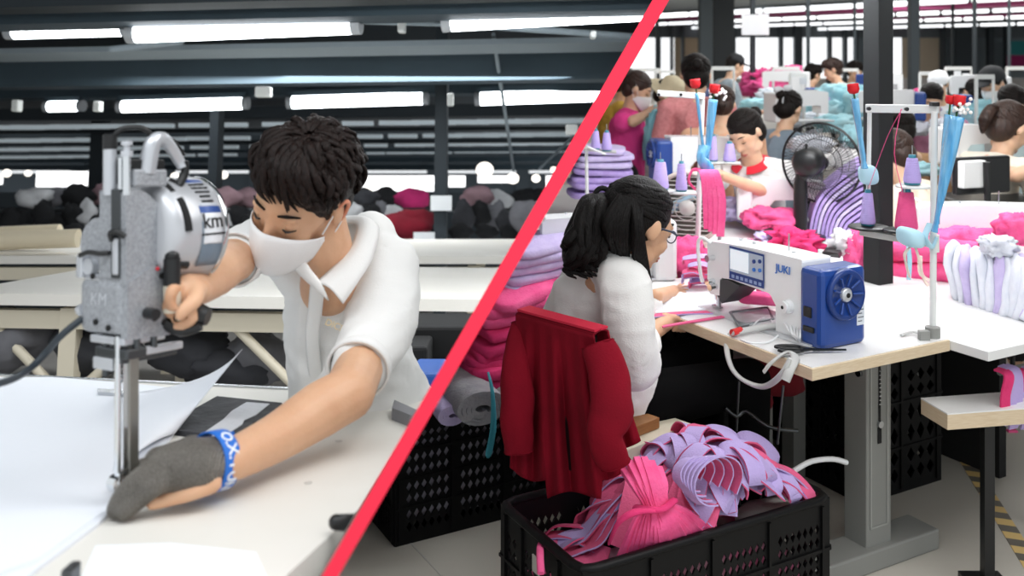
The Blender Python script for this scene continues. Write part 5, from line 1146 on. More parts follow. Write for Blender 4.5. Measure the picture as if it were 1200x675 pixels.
# pink rolls by the pillar
for i, (y, z_) in enumerate(((318, 0), (292, 1))):
    m = MB(); a_ = P(1000, y-2, 3.85); b_ = P(1150, y+4, 3.55)
    m.tube([a_, a_.lerp(b_, .3), a_.lerp(b_, .7), b_], [.05, .058, .056, .05], 22, 6, flat=.8); o = solo('pink_roll', m, PINK, ('lower long pink cloth roll behind the pillar', 'upper long pink cloth roll stacked behind the pillar')[i], 'cloth roll', disp=[(.010, .05, (1, 1, 1)), (-.006, .02, (1, 1, 1))])
clump(1010, 305, 3.7, .055, .06, .09, PINK, 'crumpled end of pink cloth at the left of the pillar', 21, nz=.4)
clump(1130, 290, 3.75, .14, .1, .07, PINK, 'pink cloth heap right of the corner stand pole', 22, nz=.3)
clump(1190, 268, 3.5, .07, .06, .05, PINK, 'pink cloth held at the right edge behind the pale slices', 23, nz=.3)
for px, c_ in ((1085, '#9fd3e0'), (1063, '#f0ddd0')):
    m = MB(); m.tube([P(px, 272, 3.6), P(px+1, 285, 3.5), P(px+3, 305, 3.49), P(px+2, 328, 3.5)], .008, 8, 5, flat=.3); 
    if px == 1063: solo('binding_tape', m, mat('bind_cyan', '#9fd3e0', .7), 'cyan tape binding the pink rolls', 'tape')
m = MB(); m.tube([P(1078, 300, 3.3), P(1080, 322, 3.35), P(1095, 330, 3.4)], .008, 8, 5, flat=.3); solo('binding_tape', m, mat('cream_tape', '#f0ddd0'), 'cream tape lying over the pink rolls', 'tape')
# pale slices at the right
for i in range(12):
    f = i/11; c = P(1122+i*7.6, 318+4.5*i**.5*1.2+(i % 2)*3, 3.40-.028*i); m = MB()
    superb(m, c, (.020, .10, .118-.03*abs(f-.35)), rot=rotm(z=-38+3*i, y=-10+2.2*i), p=.7, n=28, k=14, noise_=.012, seed=i)
    solo('folded_piece', m, WHITEC if i % 4 != 2 else LILACP, 'pale padded cloth piece standing in the row of slices at the right table edge', 'cloth piece', 'pale slices at the right table edge')
clump(1170, 288, 3.2, .05, .05, .03, WHITEC, 'white scrap on top of the pale slices', 31, nz=.4)
# lilac bent layers behind the fan
for i in range(11):
    r_ = .06+i*.017; c = P(1008, 282, 4.55); c.y += .0; pts = [c+V((-math.cos(a)*r_*1.25, -.03*i*0, math.sin(a)*r_*1.25-.02)) for a in (-.25, .1, .5, .9, 1.3, 1.75)]
    pts = [c+V((-r_*1.0, 0, -.02)), c+V((-r_*1.02, 0, r_*.35)), c+V((-r_*.82, 0, r_*.95)), c+V((-r_*.25, 0, r_*1.45)), c+V((r_*.3, 0, r_*1.75))]
    m = MB(); m.ribbon(pts, .26, [V((.25, 1, 0)), V((.25, 1, 0))], .013, 6); solo('bent_layer', m, LILAC if i % 4 else LILACP, 'lilac padded layer in the bent stack behind the fan', 'cloth layer', 'bent lilac layers behind the fan')
# lilac stack at the partition
for i in range(7):
    m = MB(); superb(m, P(704+R.uniform(-3, 3), 224-i*8.2, 5.0), (.17-.006*i, .14, .017), rot=rotm(z=R.uniform(-10, 10), y=R.uniform(-4, 4)), p=.35, noise_=.010, seed=60+i); solo('folded_cloth', m, LILACP if i > 3 else LILAC, 'lilac folded cloth in the stack by the partition under the two cones', 'cloth', 'lilac stack by the partition')
clump(735, 222, 4.9, .08, .08, .03, mat('clear_bag', '#e6e8ea'), 'clear bag lying at the foot of the lilac stack', 35)
clump(862, 245, 4.75, .10, .12, .05, LILACP, 'pale lilac cloth under the hands of the woman in the red collar', 36)
clump(652, 292, 3.6, .09, .10, .03, LILACP, 'pale lilac cloth on the table by the left white machine', 37)
m = MB(); m.tube([P(775, 253, 4.1), P(795, 240, 4.05), P(818, 226, 4.0)], [.05, .06, .045], 10, 4, flat=.35); solo('cyan_sheet', m, mat('pale_cyan', '#b5dcea'), 'pale cyan cloth passing behind the glasses of the woman in the white blouse', 'cloth')

# ================================================================== things on the front table
t = thing('scissors', 'black handled scissors lying at the front corner of the table', 'scissors', PT(945, 413))
S0, S1 = PT(912, 411, .768), PT(992, 411, .766); dS = (S1-S0).normalized(); nS = V((-dS.y, dS.x, 0)); L_ = (S1-S0).length
m = MB(); m.prism([S0+dS*L_*.5+nS*.006, S0+dS*L_*.5-nS*.006, S1, ], (0, 0, .003)); m.prism([S0+dS*L_*.48+nS*.010, S0+dS*L_*.5+nS*.001, S1+nS*.002], (0, 0, .005)); part('blades', m, mat('blade_dark', '#3d4144', .3, .8), t)
for s_ in (-1, 1):
    m = MB(); cS = S0+dS*L_*.16+nS*s_*.016; m.tube([cS+dS*.034*math.cos(a)+nS*.013*math.sin(a)+V((0, 0, .006)) for a in [i*PI/8 for i in range(17)]], .0045, 8, 1, cap=False); m.tube([cS+dS*.032+V((0, 0, .006)), S0+dS*L_*.5+V((0, 0, .004))], [.005, .004], 8, 1); part('handle', m, BLACKP, t)
m = MB(); cS = S0+dS*L_*.42; m.cyl(cS, cS+V((0, 0, .008)), .006, n=14); part('pivot', m, STEEL, t)
t = thing('bobbin_tray', 'grey metal tray beside the needle of the front machine', 'tray', PT(878, 376))
q = [PT(856, 370), PT(900, 364), PT(906, 378), PT(866, 386)]
m = MB(); m.prism([zz(p, .761) for p in q[::-1]], (0, 0, .004)); part('plate', m, mat('tray_grey', '#84888c', .3, .6), t)
m = MB(); ps = [zz(p, .770) for p in q]; m.tube(ps+[ps[0]], .005, 8, 1); part('rim', m, mat('tray_grey', '#84888c', .3, .6), t)
m = MB(); m.tube([zz(PT(858, 390, .776), .776), zz(PT(880, 384, .78), .775), PT(905, 382, .78), PT(925, 385, .77)], .009, 10, 5); part_ = solo('air_hose', m, mat('hose_grey', '#c9cac8', .4), 'thick pale hose with a red collar lying in front of the machine', 'hose')
m = MB(); m.tube([PT(862, 389, .776), P(853, 396, 2.92), P(852, 412, 2.88), P(858, 432, 2.84), P(872, 446, 2.80), P(895, 453, 2.74), P(915, 440, 2.62), P(926, 420, 2.60)], [.009, .009, .008, .007, .006, .008, .009, .006], 10, 6); solo('air_hose', m, mat('hose_grey', '#c9cac8'), 'grey hose looping down over the table edge below the machine', 'hose')
m = MB(); m.tube([P(895, 436, 2.66), P(905, 424, 2.66), PT(922, 413, .772), PT(932, 418, .77), P(926, 432, 2.60), P(920, 446, 2.59)], .013, 8, 6, flat=.35); solo('grey_tape', m, mat('tape_grey', '#b9b9b7', .6), 'grey tape tied over the table edge by the scissors', 'tape')
m = MB(); a_, b_ = zz(PT(858, 390, .776), .776), PT(868, 387, .777); m.cyl(a_, b_, .0105, n=14); solo('hose_collar', m, mat('collar_red', '#d02a2a', .4), 'red collar on the pale hose', 'collar')
for i, pts in enumerate(([(868, 398), (880, 402), (900, 401), (912, 393)], [(880, 386), (888, 376), (900, 372), (905, 380), (897, 388)], [(905, 370), (915, 375), (935, 382), (940, 378)])):
    m = MB(); m.tube([PT(x, y, .765+.01*(k % 2)) for k, (x, y) in enumerate(pts)], .0028, 6, 6); solo('white_wire', m, WPLAST, ('thin white wire lying in front of the machine', 'white wire loop beside the tray', 'white wire running into the machine body')[i], 'wire')
m = MB(); 
for i in range(5): m.tube([PT(908+i*5, 386+i*3, .765), PT(918+i*5, 378, .80), PT(925+i*3, 388+i*2, .79), PT(938, 401, .765)], .004, 6, 4, flat=.3)
solo('plastic_tie', m, mat('clear_bag', '#e6e8ea'), 'crumpled clear plastic tie hanging on the machine corner', 'plastic tie')
m = MB(); m.box(PT(992, 393, .7625), (.03, .015, .003), rot=rotm(z=-30)); solo('pink_thread_scrap', m, PINK, 'tiny pink scrap behind the blue cover', 'scrap')
m = MB(); m.tube([PT(1056, 393, .765), PT(1070, 389, .768), PT(1083, 393, .77)], .006, 8, 4, flat=.5); solo('grey_strap', m, mat('tape_grey', '#b9b9b7'), 'short grey strap by the foot of the corner stand', 'strap')
# strips and pieces under the needle
def st(pts, w_, mm, label, sd=U, name='cloth_strip', th=.004):
    m = MB(); m.ribbon(pts, w_, [sd, sd], th, 6, (0, 1)); return solo(name, m, mm, label, 'cloth strip')
Zt = lambda x, y, z=.765: PT(x, y, z)
st([Zt(757, 371, .80), Zt(800, 367), Zt(850, 366)], .028, [LILS, PNKS], 'strip being sewn, lying from the hands to the needle', sd=V((.5, -1, 0)))
st([Zt(775, 383, .775), Zt(810, 377), Zt(848, 371)], .014, [PNKS, PNKS], 'narrow pink strip in front of the strip being sewn', sd=V((.5, -1, 0)))
m = MB(); m.prism([Zt(757, 352, .764), Zt(850, 343, .764), Zt(862, 362, .764), Zt(768, 368, .764)][::-1], (0, 0, .004)); solo('white_cloth', m, WHITEC, 'white cloth panel under the hands of the woman in the white blouse', 'cloth')
for i, (x, y, l_, lil) in enumerate(((812, 325, 30, 1), (822, 318, 36, 0), (818, 332, 34, 1), (830, 338, 40, 0), (835, 330, 30, 1), (828, 312, 22, 0), (838, 342, 26, 1))):
    d = 3.45; c = P(x, y, d); m = MB(); pts = [c+V((math.cos(a)*.04*(1+.2*i % 3), .01*i, math.sin(a)*.024+(k_-2)*.004)) for k_, a in enumerate((-.6, .4, 1.5, 2.6, 3.6))]
    m.ribbon(pts, .032, [V((.3, 1, .3)), V((.3, 1, .3))], .004, 5, (0, 1)); solo('cloth_strip', m, [LILS, PNKS] if lil else [PNKS, LILS], 'curled pink and lilac strip on the table left of the front machine', 'cloth strip', 'curled strips left of the front machine')
for i in range(7):
    c = P(880+i*5, 340+(i % 3)*5-6, 3.25); m = MB(); pts = [c+V((math.cos(a)*.035, .02*math.sin(i), math.sin(a)*.024)) for a in (-.9, .2, 1.3, 2.4, 3.4)]
    m.ribbon(pts, .034, [V((-.2, 1, .3)), V((-.2, 1, .3))], .004, 5, (0, 1)); solo('cloth_strip', m, [PNKS, LILS] if i % 2 else [LILS, PNKS], 'curled pink and lilac strip seen under the arm of the front machine', 'cloth strip', 'curled strips under the machine arm')
m = MB(); superb(m, P(895, 350, 3.15), (.08, .04, .016), rot=rotm(z=-20), p=.5, noise_=.01, seed=2); solo('pink_flat_cloth', m, PINK, 'flat pink cloth lying under the arm of the front machine', 'cloth')
# ================================================================== the woman in the white blouse
BLOUSE = mat('blouse_white', '#ecebe9', .85, bump=.15, bs=250)
hc = P(749, 262, 2.60)
t = thing('person', 'woman in white blouse and glasses with black ponytail sewing at the front table', 'person', (P(712, 455, 2.8).x, 2.8, 0))
H = head_frame(hc, (.80, .46, -.36), (.28, .10, .9), 1.0)
b = MB(); head_blob(b, H)
nb = P(722, 318, 2.64)
b.chain([P(738, 285, 2.60), P(728, 305, 2.62), nb], [.050, .048, .058], 3, 14)
hipc = P(718, 462, 2.80)
b.chain([hipc, P(706, 400, 2.72), P(702, 345, 2.66)], [.11, .09, .09], 3, 14)
shN, shF = P(729, 330, 2.53), P(722, 322, 2.80)
b.chain([P(700, 330, 2.6), shN], [.05, .045], 2, 12); b.chain([P(705, 325, 2.66), shF], [.05, .045], 2, 12)
elN = P(741, 428, 2.56); wN = P(763, 390, 2.76)
b.chain([shN, P(735, 380, 2.52), elN], [.045, .042, .038], 3, 12); b.chain([elN, P(752, 408, 2.66), wN], [.038, .034, .025], 3, 12)
hN = PT(780, 377, .80)
b.cap(wN, hN, .026, .027, 12)
for i in range(4):
    o_ = hN+V((.012*i-.012, .01*i, -.004*i)); b.chain([o_, o_+V((.026, .022, -.004)), o_+V((.042, .030, -.018)), o_+V((.040, .028, -.032))], [.0105, .0095, .0088, .0075], 3, 10)
b.chain([hN+V((.0, -.012, .01)), hN+V((.022, -.006, .014)), hN+V((.040, .008, .004))], [.0125, .011, .009], 3, 10)
elF = P(752, 400, 3.0); wF = P(768, 348, 3.02); hF = PT(790, 343, .79)
b.chain([shF, P(745, 370, 2.9), elF], [.045, .042, .038], 3, 12); b.chain([elF, wF], [.036, .025], 2, 12)
b.cap(wF, hF, .025, .026, 12)
for i, (ex, ey) in enumerate(((808, 337), (814, 343), (813, 350), (806, 355))):
    tip = PT(ex, ey, .775); m0 = hF+V((.008+.004*i, .014-.012*i, .004)); m1 = m0.lerp(tip, .5)+V((0, 0, .014)); b.chain([m0, m1, tip], [.0105, .0095, .0075], 4, 10)
b.chain([hF+V((.0, -.018, .0)), hF+V((.03, -.034, .004)), PT(803, 358, .775)], [.0125, .011, .0085], 3, 10)
knees = [hipc+B*.42+V((0, 0, .0))+A*s*.10 for s in (-1, 1)]
for s, kn_ in zip((-1, 1), knees):
    b.chain([hipc+A*s*.06, kn_], [.065, .05], 2, 12); b.chain([kn_, V((kn_.x, kn_.y, .09))], [.055, .038], 2, 12); b.cap(V((kn_.x, kn_.y, .05)), V((kn_.x, kn_.y, .045))+B*.14, .042, .034)
part('body', b, SKIN, t, voxel=.0048, smooth=2)
face(t, H, 'down', glasses=True)
m = MB()
m.chain([hipc+V((0, 0, -.03)), P(708, 405, 2.73), P(701, 352, 2.66), P(706, 322, 2.64)], [.135, .128, .118, .085], 4, 18)
m.chain([P(672, 345, 2.62), P(664, 385, 2.66)], [.055, .08], 2, 14)
m.chain([P(705, 325, 2.64), shN, P(737, 380, 2.50), P(744, 425, 2.53)], [.075, .066, .064, .066], 4, 16)
m.chain([P(744, 425, 2.53), P(752, 410, 2.64), P(758, 397, 2.71)], [.062, .045, .034], 3, 14)
m.chain([P(712, 322, 2.70), shF, P(745, 370, 2.9), elF, P(763, 358, 3.02)], [.07, .062, .058, .05, .034], 3, 14)
m.chain([P(722, 440, 2.70), P(736, 470, 2.68)], [.07, .035], 2, 14)
part('blouse', m, BLOUSE, t, 'loose white blouse', voxel=.007, smooth=4, disp=[(.014, .13, (1, 1, .3)), (.004, .06, (.5, .5, 1.2))])
m = MB(); cfm = fr(P(758, 397, 2.71), wN-elN) @ Matrix.Rotation(PI/2, 4, 'Y'); m.lathe([(.033, -.010), (.036, 0), (.034, .010), (.029, .010), (.029, -.01)], cfm, 24); part('cuff', m, BLOUSE, t)
m = MB()
for s, kn_ in zip((-1, 1), knees): m.chain([hipc+A*s*.06+V((0, 0, -.01)), kn_], [.085, .068], 3, 14); m.chain([kn_, V((kn_.x, kn_.y, .12))], [.066, .052], 3, 12)
part('trousers', m, mat('black_trousers', '#070708', .95, spec=.1), t, voxel=.014, smooth=3)
HB = mat('woman_hair', '#080707', .5, var=1, vs=30, col2='#120e0d', stretch=(6, 2, 2), bump=.5, bs=50, spec=.2)
h = hair(t, H, 'back', HB, seed=9, dense=1.5)
m = MB(); rn = random.Random(4)
tie = P(706, 232, 2.60)
paths = []
for i in range(70):
    o_ = V((rn.uniform(-.03, .03), rn.uniform(-.03, .03), rn.uniform(-.02, .02))); k = 1+rn.uniform(-.3, .3)
    e_ = rn.choice(((672, 314), (676, 304), (688, 296), (680, 318), (694, 300), (670, 296)))
    pts = [tie+o_*.5, P(696, 240, 2.56)+o_*.8, P(690, 262, 2.53)+o_*1.0+V((0, 0, rn.uniform(-.01, .01))), P(684, 288, 2.52)+o_*1.2+V((math.sin(i)*.02, 0, 0)), P(e_[0], e_[1]-10, 2.54)+o_*1.1, P(*e_, 2.56)+o_]
    m.tube(pts, [.012, .016, .017, .016, .010, .002], 7, 4, flat=.5)
for i in range(26):                             # loose curls
    c = P(672+rn.uniform(-6, 26), 300+rn.uniform(-12, 14), 2.52); m.tube([c+V((.012*math.cos(a), .008*math.sin(a), -.0045*a)) for a in [j*.8 for j in range(9)]], [.005, .005, .002], 6, 3)
part('ponytail', m, HB, t, 'long wavy black ponytail')
m = MB()
for i in range(46):
    f = i/45; s0 = P(727+22*f, 228+8*f, 2.50+.02*f); e_ = P(724+38*f**1.4+rn.uniform(-4, 4), 300+34*f+rn.uniform(-5, 5), 2.555); md = P(708+44*f, 268+rn.uniform(-4, 4), 2.475+.02*f)
    if f > .55: md = P(738+12*f, 275, 2.485)
    m.tube([s0, md, e_], [.009, .014, .004], 7, 5, flat=.5)
part('side_hair', m, HB, t)
m = MB(); m.tube([tie+V((.02*math.cos(a), .006, .026*math.sin(a))) for a in [i*PI/8 for i in range(17)]], .007, 8, 1, cap=False); part('hair_tie', m, BLACKM, t)

cp = V((0, 0, CAMZ)); t.matrix_world = Matrix.Translation(cp) @ Matrix.Scale(1.055, 4) @ Matrix.Translation(-cp) @ Matrix.Translation(ORG[t.name])
# chair with the dark red jacket
t = thing('chair', 'chair of the woman in the white blouse, its back hidden under the dark red jacket', 'chair', (P(655, 420, 2.5).x, 2.52, 0))
cA, cB = P(609, 372, 2.63), P(692, 394, 2.45); ce = (cB-cA).normalized(); cn = V((-ce.y, ce.x, 0)).normalized()
m = MB(); m.hexa([cA+V((0, 0, -.36)), cB+V((0, 0, -.36)), cB+cn*.03+V((0, 0, -.36)), cA+cn*.03+V((0, 0, -.36)), cA, cB, cB+cn*.03, cA+cn*.03]); part('backrest', m, BLACKP, t, bevel=.006)
mid = (cA+cB)/2; sc_ = V((mid.x, mid.y, .47))+cn*.42
m = MB(); m.box(sc_, (.30, .34, .035), rot=Matrix((ce, cn, U)).transposed()); part('seat', m, BLACKP, t, bevel=.012)
for sx_ in (-.11, .11):
    for sy_ in (-.02, .14): q = sc_+ce*sx_+cn*sy_; m = MB(); m.cyl(V((q.x, q.y, .0)), V((q.x, q.y, .46)), .012, n=10); part('leg', m, BLACKM, t)
# jacket
m = MB()
def jk(u, v):
    tx = 605+u*91; ty = 368+u*25
    bx = 598+u*134; by = 548+14*math.sin(u*PI)+22*(1 if .32 < u < .8 else 0)*1+ (8*math.sin(u*9))
    x = tx+(bx-tx)*v**1.15; y = ty+(by-ty)*v; d = 2.62-.19*u
    fold = (.020*math.sin(u*17+1.2*math.sin(v*2))+.013*math.sin(u*39+2+v))*min(1, v*1.7)+.012*noise.noise(V((u*7, v*4, 1)))*v
    return P(x, y, d-.012-fold-.03*v)
m.grid(jk, 90, 40)
jo = (cn*.055)
def jb(u, v):
    p = jk(u, v*.85); q = jk(u, 0); return V((p.x, p.y, p.z))+jo+cn*.03*v
m.grid(jb, 50, 20)
m.grid(lambda u, v: jk(u, 0).lerp(jk(u, 0)+jo, v)+V((0, 0, .008*math.sin(PI*v))), 50, 4)
jm = solo('red_jacket', m, REDJ, 'dark red velvet jacket draped over the chair back', 'jacket', solid=.005)
jt = MB(); jt.ribbon([jk(i/8, 0).lerp(jk(i/8, 0)+jo, .5)+V((0, 0, .010)) for i in range(9)], .05, [cn, cn], .006, 4)
ORG[jm.name] = ORG[jm.name]; part('collar_band', jt, mat('collar_bright', '#cf1f3f', .8), jm, 'brighter red band along the top')
sl = MB(); sl.tube([P(700, 402, 2.42), P(712, 440, 2.39), P(716, 480, 2.37), P(709, 512, 2.36), P(722, 545, 2.38)], [.045, .052, .055, .045, .04], 14, 6, flat=.55, up=(0, 1, 0)); part('sleeve', sl, REDJ, jm, disp=[(.008, .05, (1, 1, .5))])
sl = MB(); sl.tube([P(609, 378, 2.62), P(604, 430, 2.56), P(606, 490, 2.54), P(608, 530, 2.54)], [.025, .04, .045, .04], 14, 6, flat=.55, up=(0, 1, 0)); part('sleeve', sl, REDJ, jm, disp=[(.008, .05, (1, 1, .5))])

# stool bench
t = thing('bench', 'pale plank bench under the woman in the white blouse', 'bench', V((P(770, 505, 2.9).x, 2.9, 0)))
m = MB(); e0, e1 = P(722, 521, 2.62), P(810, 496, 2.84); ee = V((e1.x-e0.x, e1.y-e0.y, 0)).normalized(); en = V((-ee.y, ee.x, 0)); zb = e1.z
m.hexa([zz(e0, zb-.035), zz(e1, zb-.035), zz(e1+en*.25, zb-.035), zz(e0+en*.25, zb-.035), zz(e0, zb), zz(e1, zb), zz(e1+en*.25, zb), zz(e0+en*.25, zb)]); part('plank', m, mat('plank_pale', '#cfc6b2', .6), t, bevel=.003)
for k in (.06, .30):
    for j in (.04, .21): q = e0+ee*k+en*j; m = MB(); m.box((q.x, q.y, (zb-.035)/2), (.03, .03, zb-.035)); part('leg', m, BLACKM, t)
m = MB(); q0, q1 = P(724, 508, 2.68), P(773, 494, 2.80); m.hexa([zz(q0, zb+.001), zz(q1, zb+.001), zz(q1+en*.06, zb+.001), zz(q0+en*.06, zb+.001), zz(q0, zb+.032), zz(q1, zb+.032), zz(q1+en*.06, zb+.032), zz(q0+en*.06, zb+.032)]); solo('wooden_block', m, mat('block_wood', '#9c6b3c', .6, stretch=(3, 3, 40), var=1, vs=8, col2='#85582f'), 'brown wooden block lying on the pale bench', 'block', bevel=.002)

# ================================================================== the others
def bgp(px, py, d, fw, shirt, label, style='back', hm=HAIR, mask=False, s=1.0, arms=None, lean=.10, torso=.60, width=.17, cap=None, up=(0, 0, 1), skin=SKIN2, collar=None, look='down', skirt=None, bow=False, apron=None, smat=None, sit=True):
    c = P(px, py, d); fw = V(fw); fh = V((fw.x, fw.y, 0)).normalized(); sd = V((fh.y, -fh.x, 0)); H = head_frame(c, fw, up, s*.9)
    nk = c-fh*.045+V((0, 0, -.115)); ch = c-fh*(.06+lean*.3)+V((0, 0, -.205)); hp = c-fh*(.07+lean)+V((0, 0, -torso-.05))
    t = thing('person', label, 'person', V((hp.x, hp.y, 0)))
    b = MB(); head_blob(b, H, 14); b.chain([c-fh*.03+V((0, 0, -.06)), nk, ch], [.05, .05, .07], 2, 10); b.chain([ch, hp], [.09, .09], 2, 12)
    sh = [ch+sd*width*k+V((0, 0, .015)) for k in (-1, 1)]
    if arms is None: arms = [None, None]
    AR = []
    for k, a in zip((0, 1), arms):
        if a is None:
            e_ = sh[k]+V((0, 0, -.25))+fh*.05+sd*(.05 if k else -.05); w_ = e_+fh*.22+V((0, 0, .02))-sd*(.10 if k else -.10); AR.append((e_, w_))
        else: AR.append((P(*a[0]), P(*a[1])))
    for k in (0, 1):
        e_, w_ = AR[k]; b.chain([sh[k], e_], [.042, .036], 2, 10); b.chain([e_, w_], [.036, .024], 2, 10); dd = (w_-e_).normalized(); b.cap(w_, w_+dd*.05, .024, .026, 10)
        for i in range(4): o_ = w_+dd*.06+sd*(.017*(i-1.5)); b.chain([o_, o_+dd*.035+V((0, 0, -.006)), o_+dd*.055+V((0, 0, -.018))], [.010, .009, .007], 2, 8)
        b.chain([w_+dd*.02, w_+dd*.05+sd*(-.03 if k else .03)], [.012, .009], 2, 8)
    legs = [V((hp.x, hp.y, hp.z))+sd*.09*k for k in (-1, 1)]
    for l in legs:
        if sit and hp.z < .75: kn_ = l+fh*.40; b.chain([l, kn_], [.08, .055], 2, 10); b.chain([kn_, V((kn_.x, kn_.y, .06))], [.05, .04], 2, 10)
        else: b.chain([l, V((l.x, l.y, .06))], [.08, .04], 2, 10)
    part('body', b, skin, t, voxel=.008, smooth=2)
    face(t, H, look, mask=mask)
    m = MB(); m.chain([hp, hp.lerp(ch, .5), ch+V((0, 0, -.04))], [.125, .118, .115], 3, 14); m.chain([sh[0], ch+V((0, 0, .02)), sh[1]], [.062, .07, .062], 3, 12)
    for k in (0, 1): e_, w_ = AR[k]; m.chain([sh[k], sh[k].lerp(e_, .8)], [.06, .052], 2, 12)
    if apron: 
        for k in (0, 1): e_, w_ = AR[k]; m.chain([sh[k].lerp(e_, .8), e_, e_.lerp(w_, .8)], [.052, .048, .036], 2, 12)
    part('shirt', m, smat or mat('shirt'+shirt, shirt, .9, bump=.15, bs=150), t, voxel=.011, smooth=3, disp=[(.009, .09, (1, 1, .4)), (.004, .04, (1, 1, 1))])
    m = MB()
    for l in legs:
        if sit and hp.z < .75: kn_ = l+fh*.40; m.chain([l, kn_], [.10, .075], 2, 10); m.chain([kn_, V((kn_.x, kn_.y, .10))], [.07, .06], 2, 10)
        else: m.chain([l+V((0, 0, .04)), V((l.x, l.y, .10))], [.115, .07], 2, 10)
    part('trousers', m, mat('trousers_dark', '#17181c', .9), t, voxel=.02, smooth=2)
    if cap:
        hair(t, H, 'back', hm, seed=int(px), dense=.25)
        if cap == 'straw':
            m = MB(); m.lathe([(.0001, .15), (.05, .148), (.088, .12), (.098, .06), (.17, .035), (.175, .03), (.10, .045), (.09, .06)], H, 28); part('hat', m, mat('straw', '#dccfae', .8, bump=.6, bs=90), t, 'straw hat')
        else:
            m = MB(); m.lathe([(.0001, .132), (.04, .128), (.08, .10), (.096, .055), (.096, .04)], H @ Matrix.Translation((0, -.015, 0)), 24); m.M = H; m.ball((0, .11, .05), (.06, .06, .008), n=14, m=6); part('cap', m, mat('cap'+cap, cap, .8), t, 'cap')
    else: hair(t, H, style, hm, seed=int(px), dense=.55)
    if collar:
        m = MB(); cc__ = nk+V((0, 0, -.03)); ring = [cc__+fh*(.075*math.cos(a))+sd*(.085*math.sin(a))+V((0, 0, -.045*math.cos(a)+.01)) for a in [(-PI+.3)+i*(2*PI-.6)/16+PI for i in range(17)]]
        ring = [cc__-fh*(.070*math.cos(a))+sd*(.080*math.sin(a))+V((0, 0, .035*math.cos(a)-.0)) for a in [-PI+.25+i*(2*PI-.5)/16 for i in range(17)]]
        m.ribbon(ring, .045, [p-cc__+V((0, 0, -.05)) for p in ring], .004, 2); part('collar', m, mat('collar_red2', '#d0152c', .7), t, 'red polo collar')
    if bow:
        m = MB(); q = H @ V((.0, -.12, .05)); m.ball(q+V((-.03, -.02, .02)), (.03, .012, .02)); m.ball(q+V((.025, -.02, .03)), (.028, .012, .02)); m.tube([q+V((0, -.02, .02)), q+V((-.01, -.035, -.06))], .012, 8, 1, flat=.4); part('hair_bow', m, mat('bow_pale', '#cfd3d6', .6), t, 'pale ribbon bow')
    return t
# woman with the red collar
bgp(874, 156, 4.75, (-.60, -.55, -.55), '#f1f0ee', 'seated woman in white polo shirt with a red collar, looking down at her sewing', 'bun', s=1.06, arms=(((905, 228, 4.65), (852, 208, 4.5)), ((838, 215, 4.75), (836, 222, 4.5))), collar=True, up=(-.25, 0, 1), lean=.12)
bgp(748, 104, 6.0, (.80, -.25, -.45), '#e6408f', 'standing woman in pink top and white face mask holding cyan cloth', 'ponytail_short', HAIR2, mask=True, s=.98, arms=(((742, 142, 5.8), (762, 132, 5.75)), ((738, 138, 6.1), (760, 130, 6.0))), lean=.02, torso=.52, sit=False)
bgp(735, 98, 6.9, (.7, .3, -.3), '#d9b04a', 'person in a mustard top behind the woman in pink', 'ponytail_short', HAIR2, s=.98, sit=False)
bgp(783, 112, 6.3, (.55, -.5, -.5), '#e4e6e6', 'person in white tee and straw hat beside the woman in pink', cap='straw', s=.98, arms=(((790, 152, 6.1), (800, 148, 6.0)), ((775, 150, 6.4), (786, 150, 6.3))))
bgp(815, 88, 5.6, (.1, .95, -.25), '#d98d90', 'woman with black hair in a dusty pink shirt seen from behind', 'bun', s=1.12, width=.16, smat=mat('plaid_pink', '#de9594', .9, var=1.4, vs=60, col2='#cf7f82'), lean=.0, sit=False)
bgp(846, 122, 5.4, (.2, .9, -.3), '#dba988', 'person in a light brown top behind the white blossomed rose', 'ponytail_short', HAIR2, s=.95)
bgp(924, 128, 5.9, (.55, .55, -.5), '#7f8f9c', 'woman in grey blue shirt with a pale bow in her hair', 'bun', s=1.05, bow=True, width=.15)
bgp(862, 77, 9.0, (.8, .1, -.3), '#8e9ba3', 'person in grey shirt and dark cap by the pink heap', cap='#16181b', s=.95, sit=False)
bgp(975, 82, 9.5, (-.8, .1, -.3), '#cfcdc9', 'person in pale shirt bending left behind the tall cyan heap', 'short_man', HAIR2, s=.95, sit=False)
bgp(953, 88, 10, (.7, .3, -.3), '#202226', 'person in black working left of the person in the pale shirt', 'short_man', s=.95, sit=False)
bgp(1002, 84, 10.5, (.2, -.8, -.3), '#33373c', 'person in dark clothes beside the pillar in the far hall', 'short_man', s=.95)
bgp(1100, 99, 7.5, (-.4, -.6, -.5), '#d8dbe0', 'person in white cap and pale shirt right of the grey post', cap='#eceef0', s=.9)
bgp(1092, 116, 6.4, (-.3, -.75, -.5), '#c98aa8', 'woman facing forward below the person in the white cap', 'bun', s=.95)
bgp(1140, 108, 7.2, (-.2, .9, -.4), '#4fa9a4', 'woman in a teal shirt with dark hair seen from behind', 'bun', s=.95)
bgp(1163, 98, 6.6, (-.7, -.4, -.4), '#6d7479', 'person in grey top and face mask bending left', cap='#24272a', mask=True, s=1.0, sit=False, width=.2)
bgp(1186, 122, 5.6, (-.25, -.8, -.45), '#c2d6d8', 'masked woman facing forward above the woman in cream', 'bun', mask=True, s=1.0)
bgp(1182, 150, 4.75, (.72, .35, -.50), '#e3dccd', 'woman in a cream blouse with brown hair at the right edge, back turned', 'ponytail_short', HAIR2, s=1.18, width=.2, arms=(((1192, 205, 4.45), (1215, 195, 4.4)), None), lean=.16, torso=.62)
bgp(1056, 152, 5.6, (.1, .9, -.4), '#a8835f', 'woman in a brown top behind the arm of the corner thread stand', 'back', s=1.02, arms=(((1073, 185, 5.4), (1060, 180, 5.3)), None))
bgp(1046, 180, 4.7, (-.5, .6, -.4), '#eedfca', 'woman in a cream top partly hidden by the pillar', 'back', HAIR2, s=1.05, width=.15)
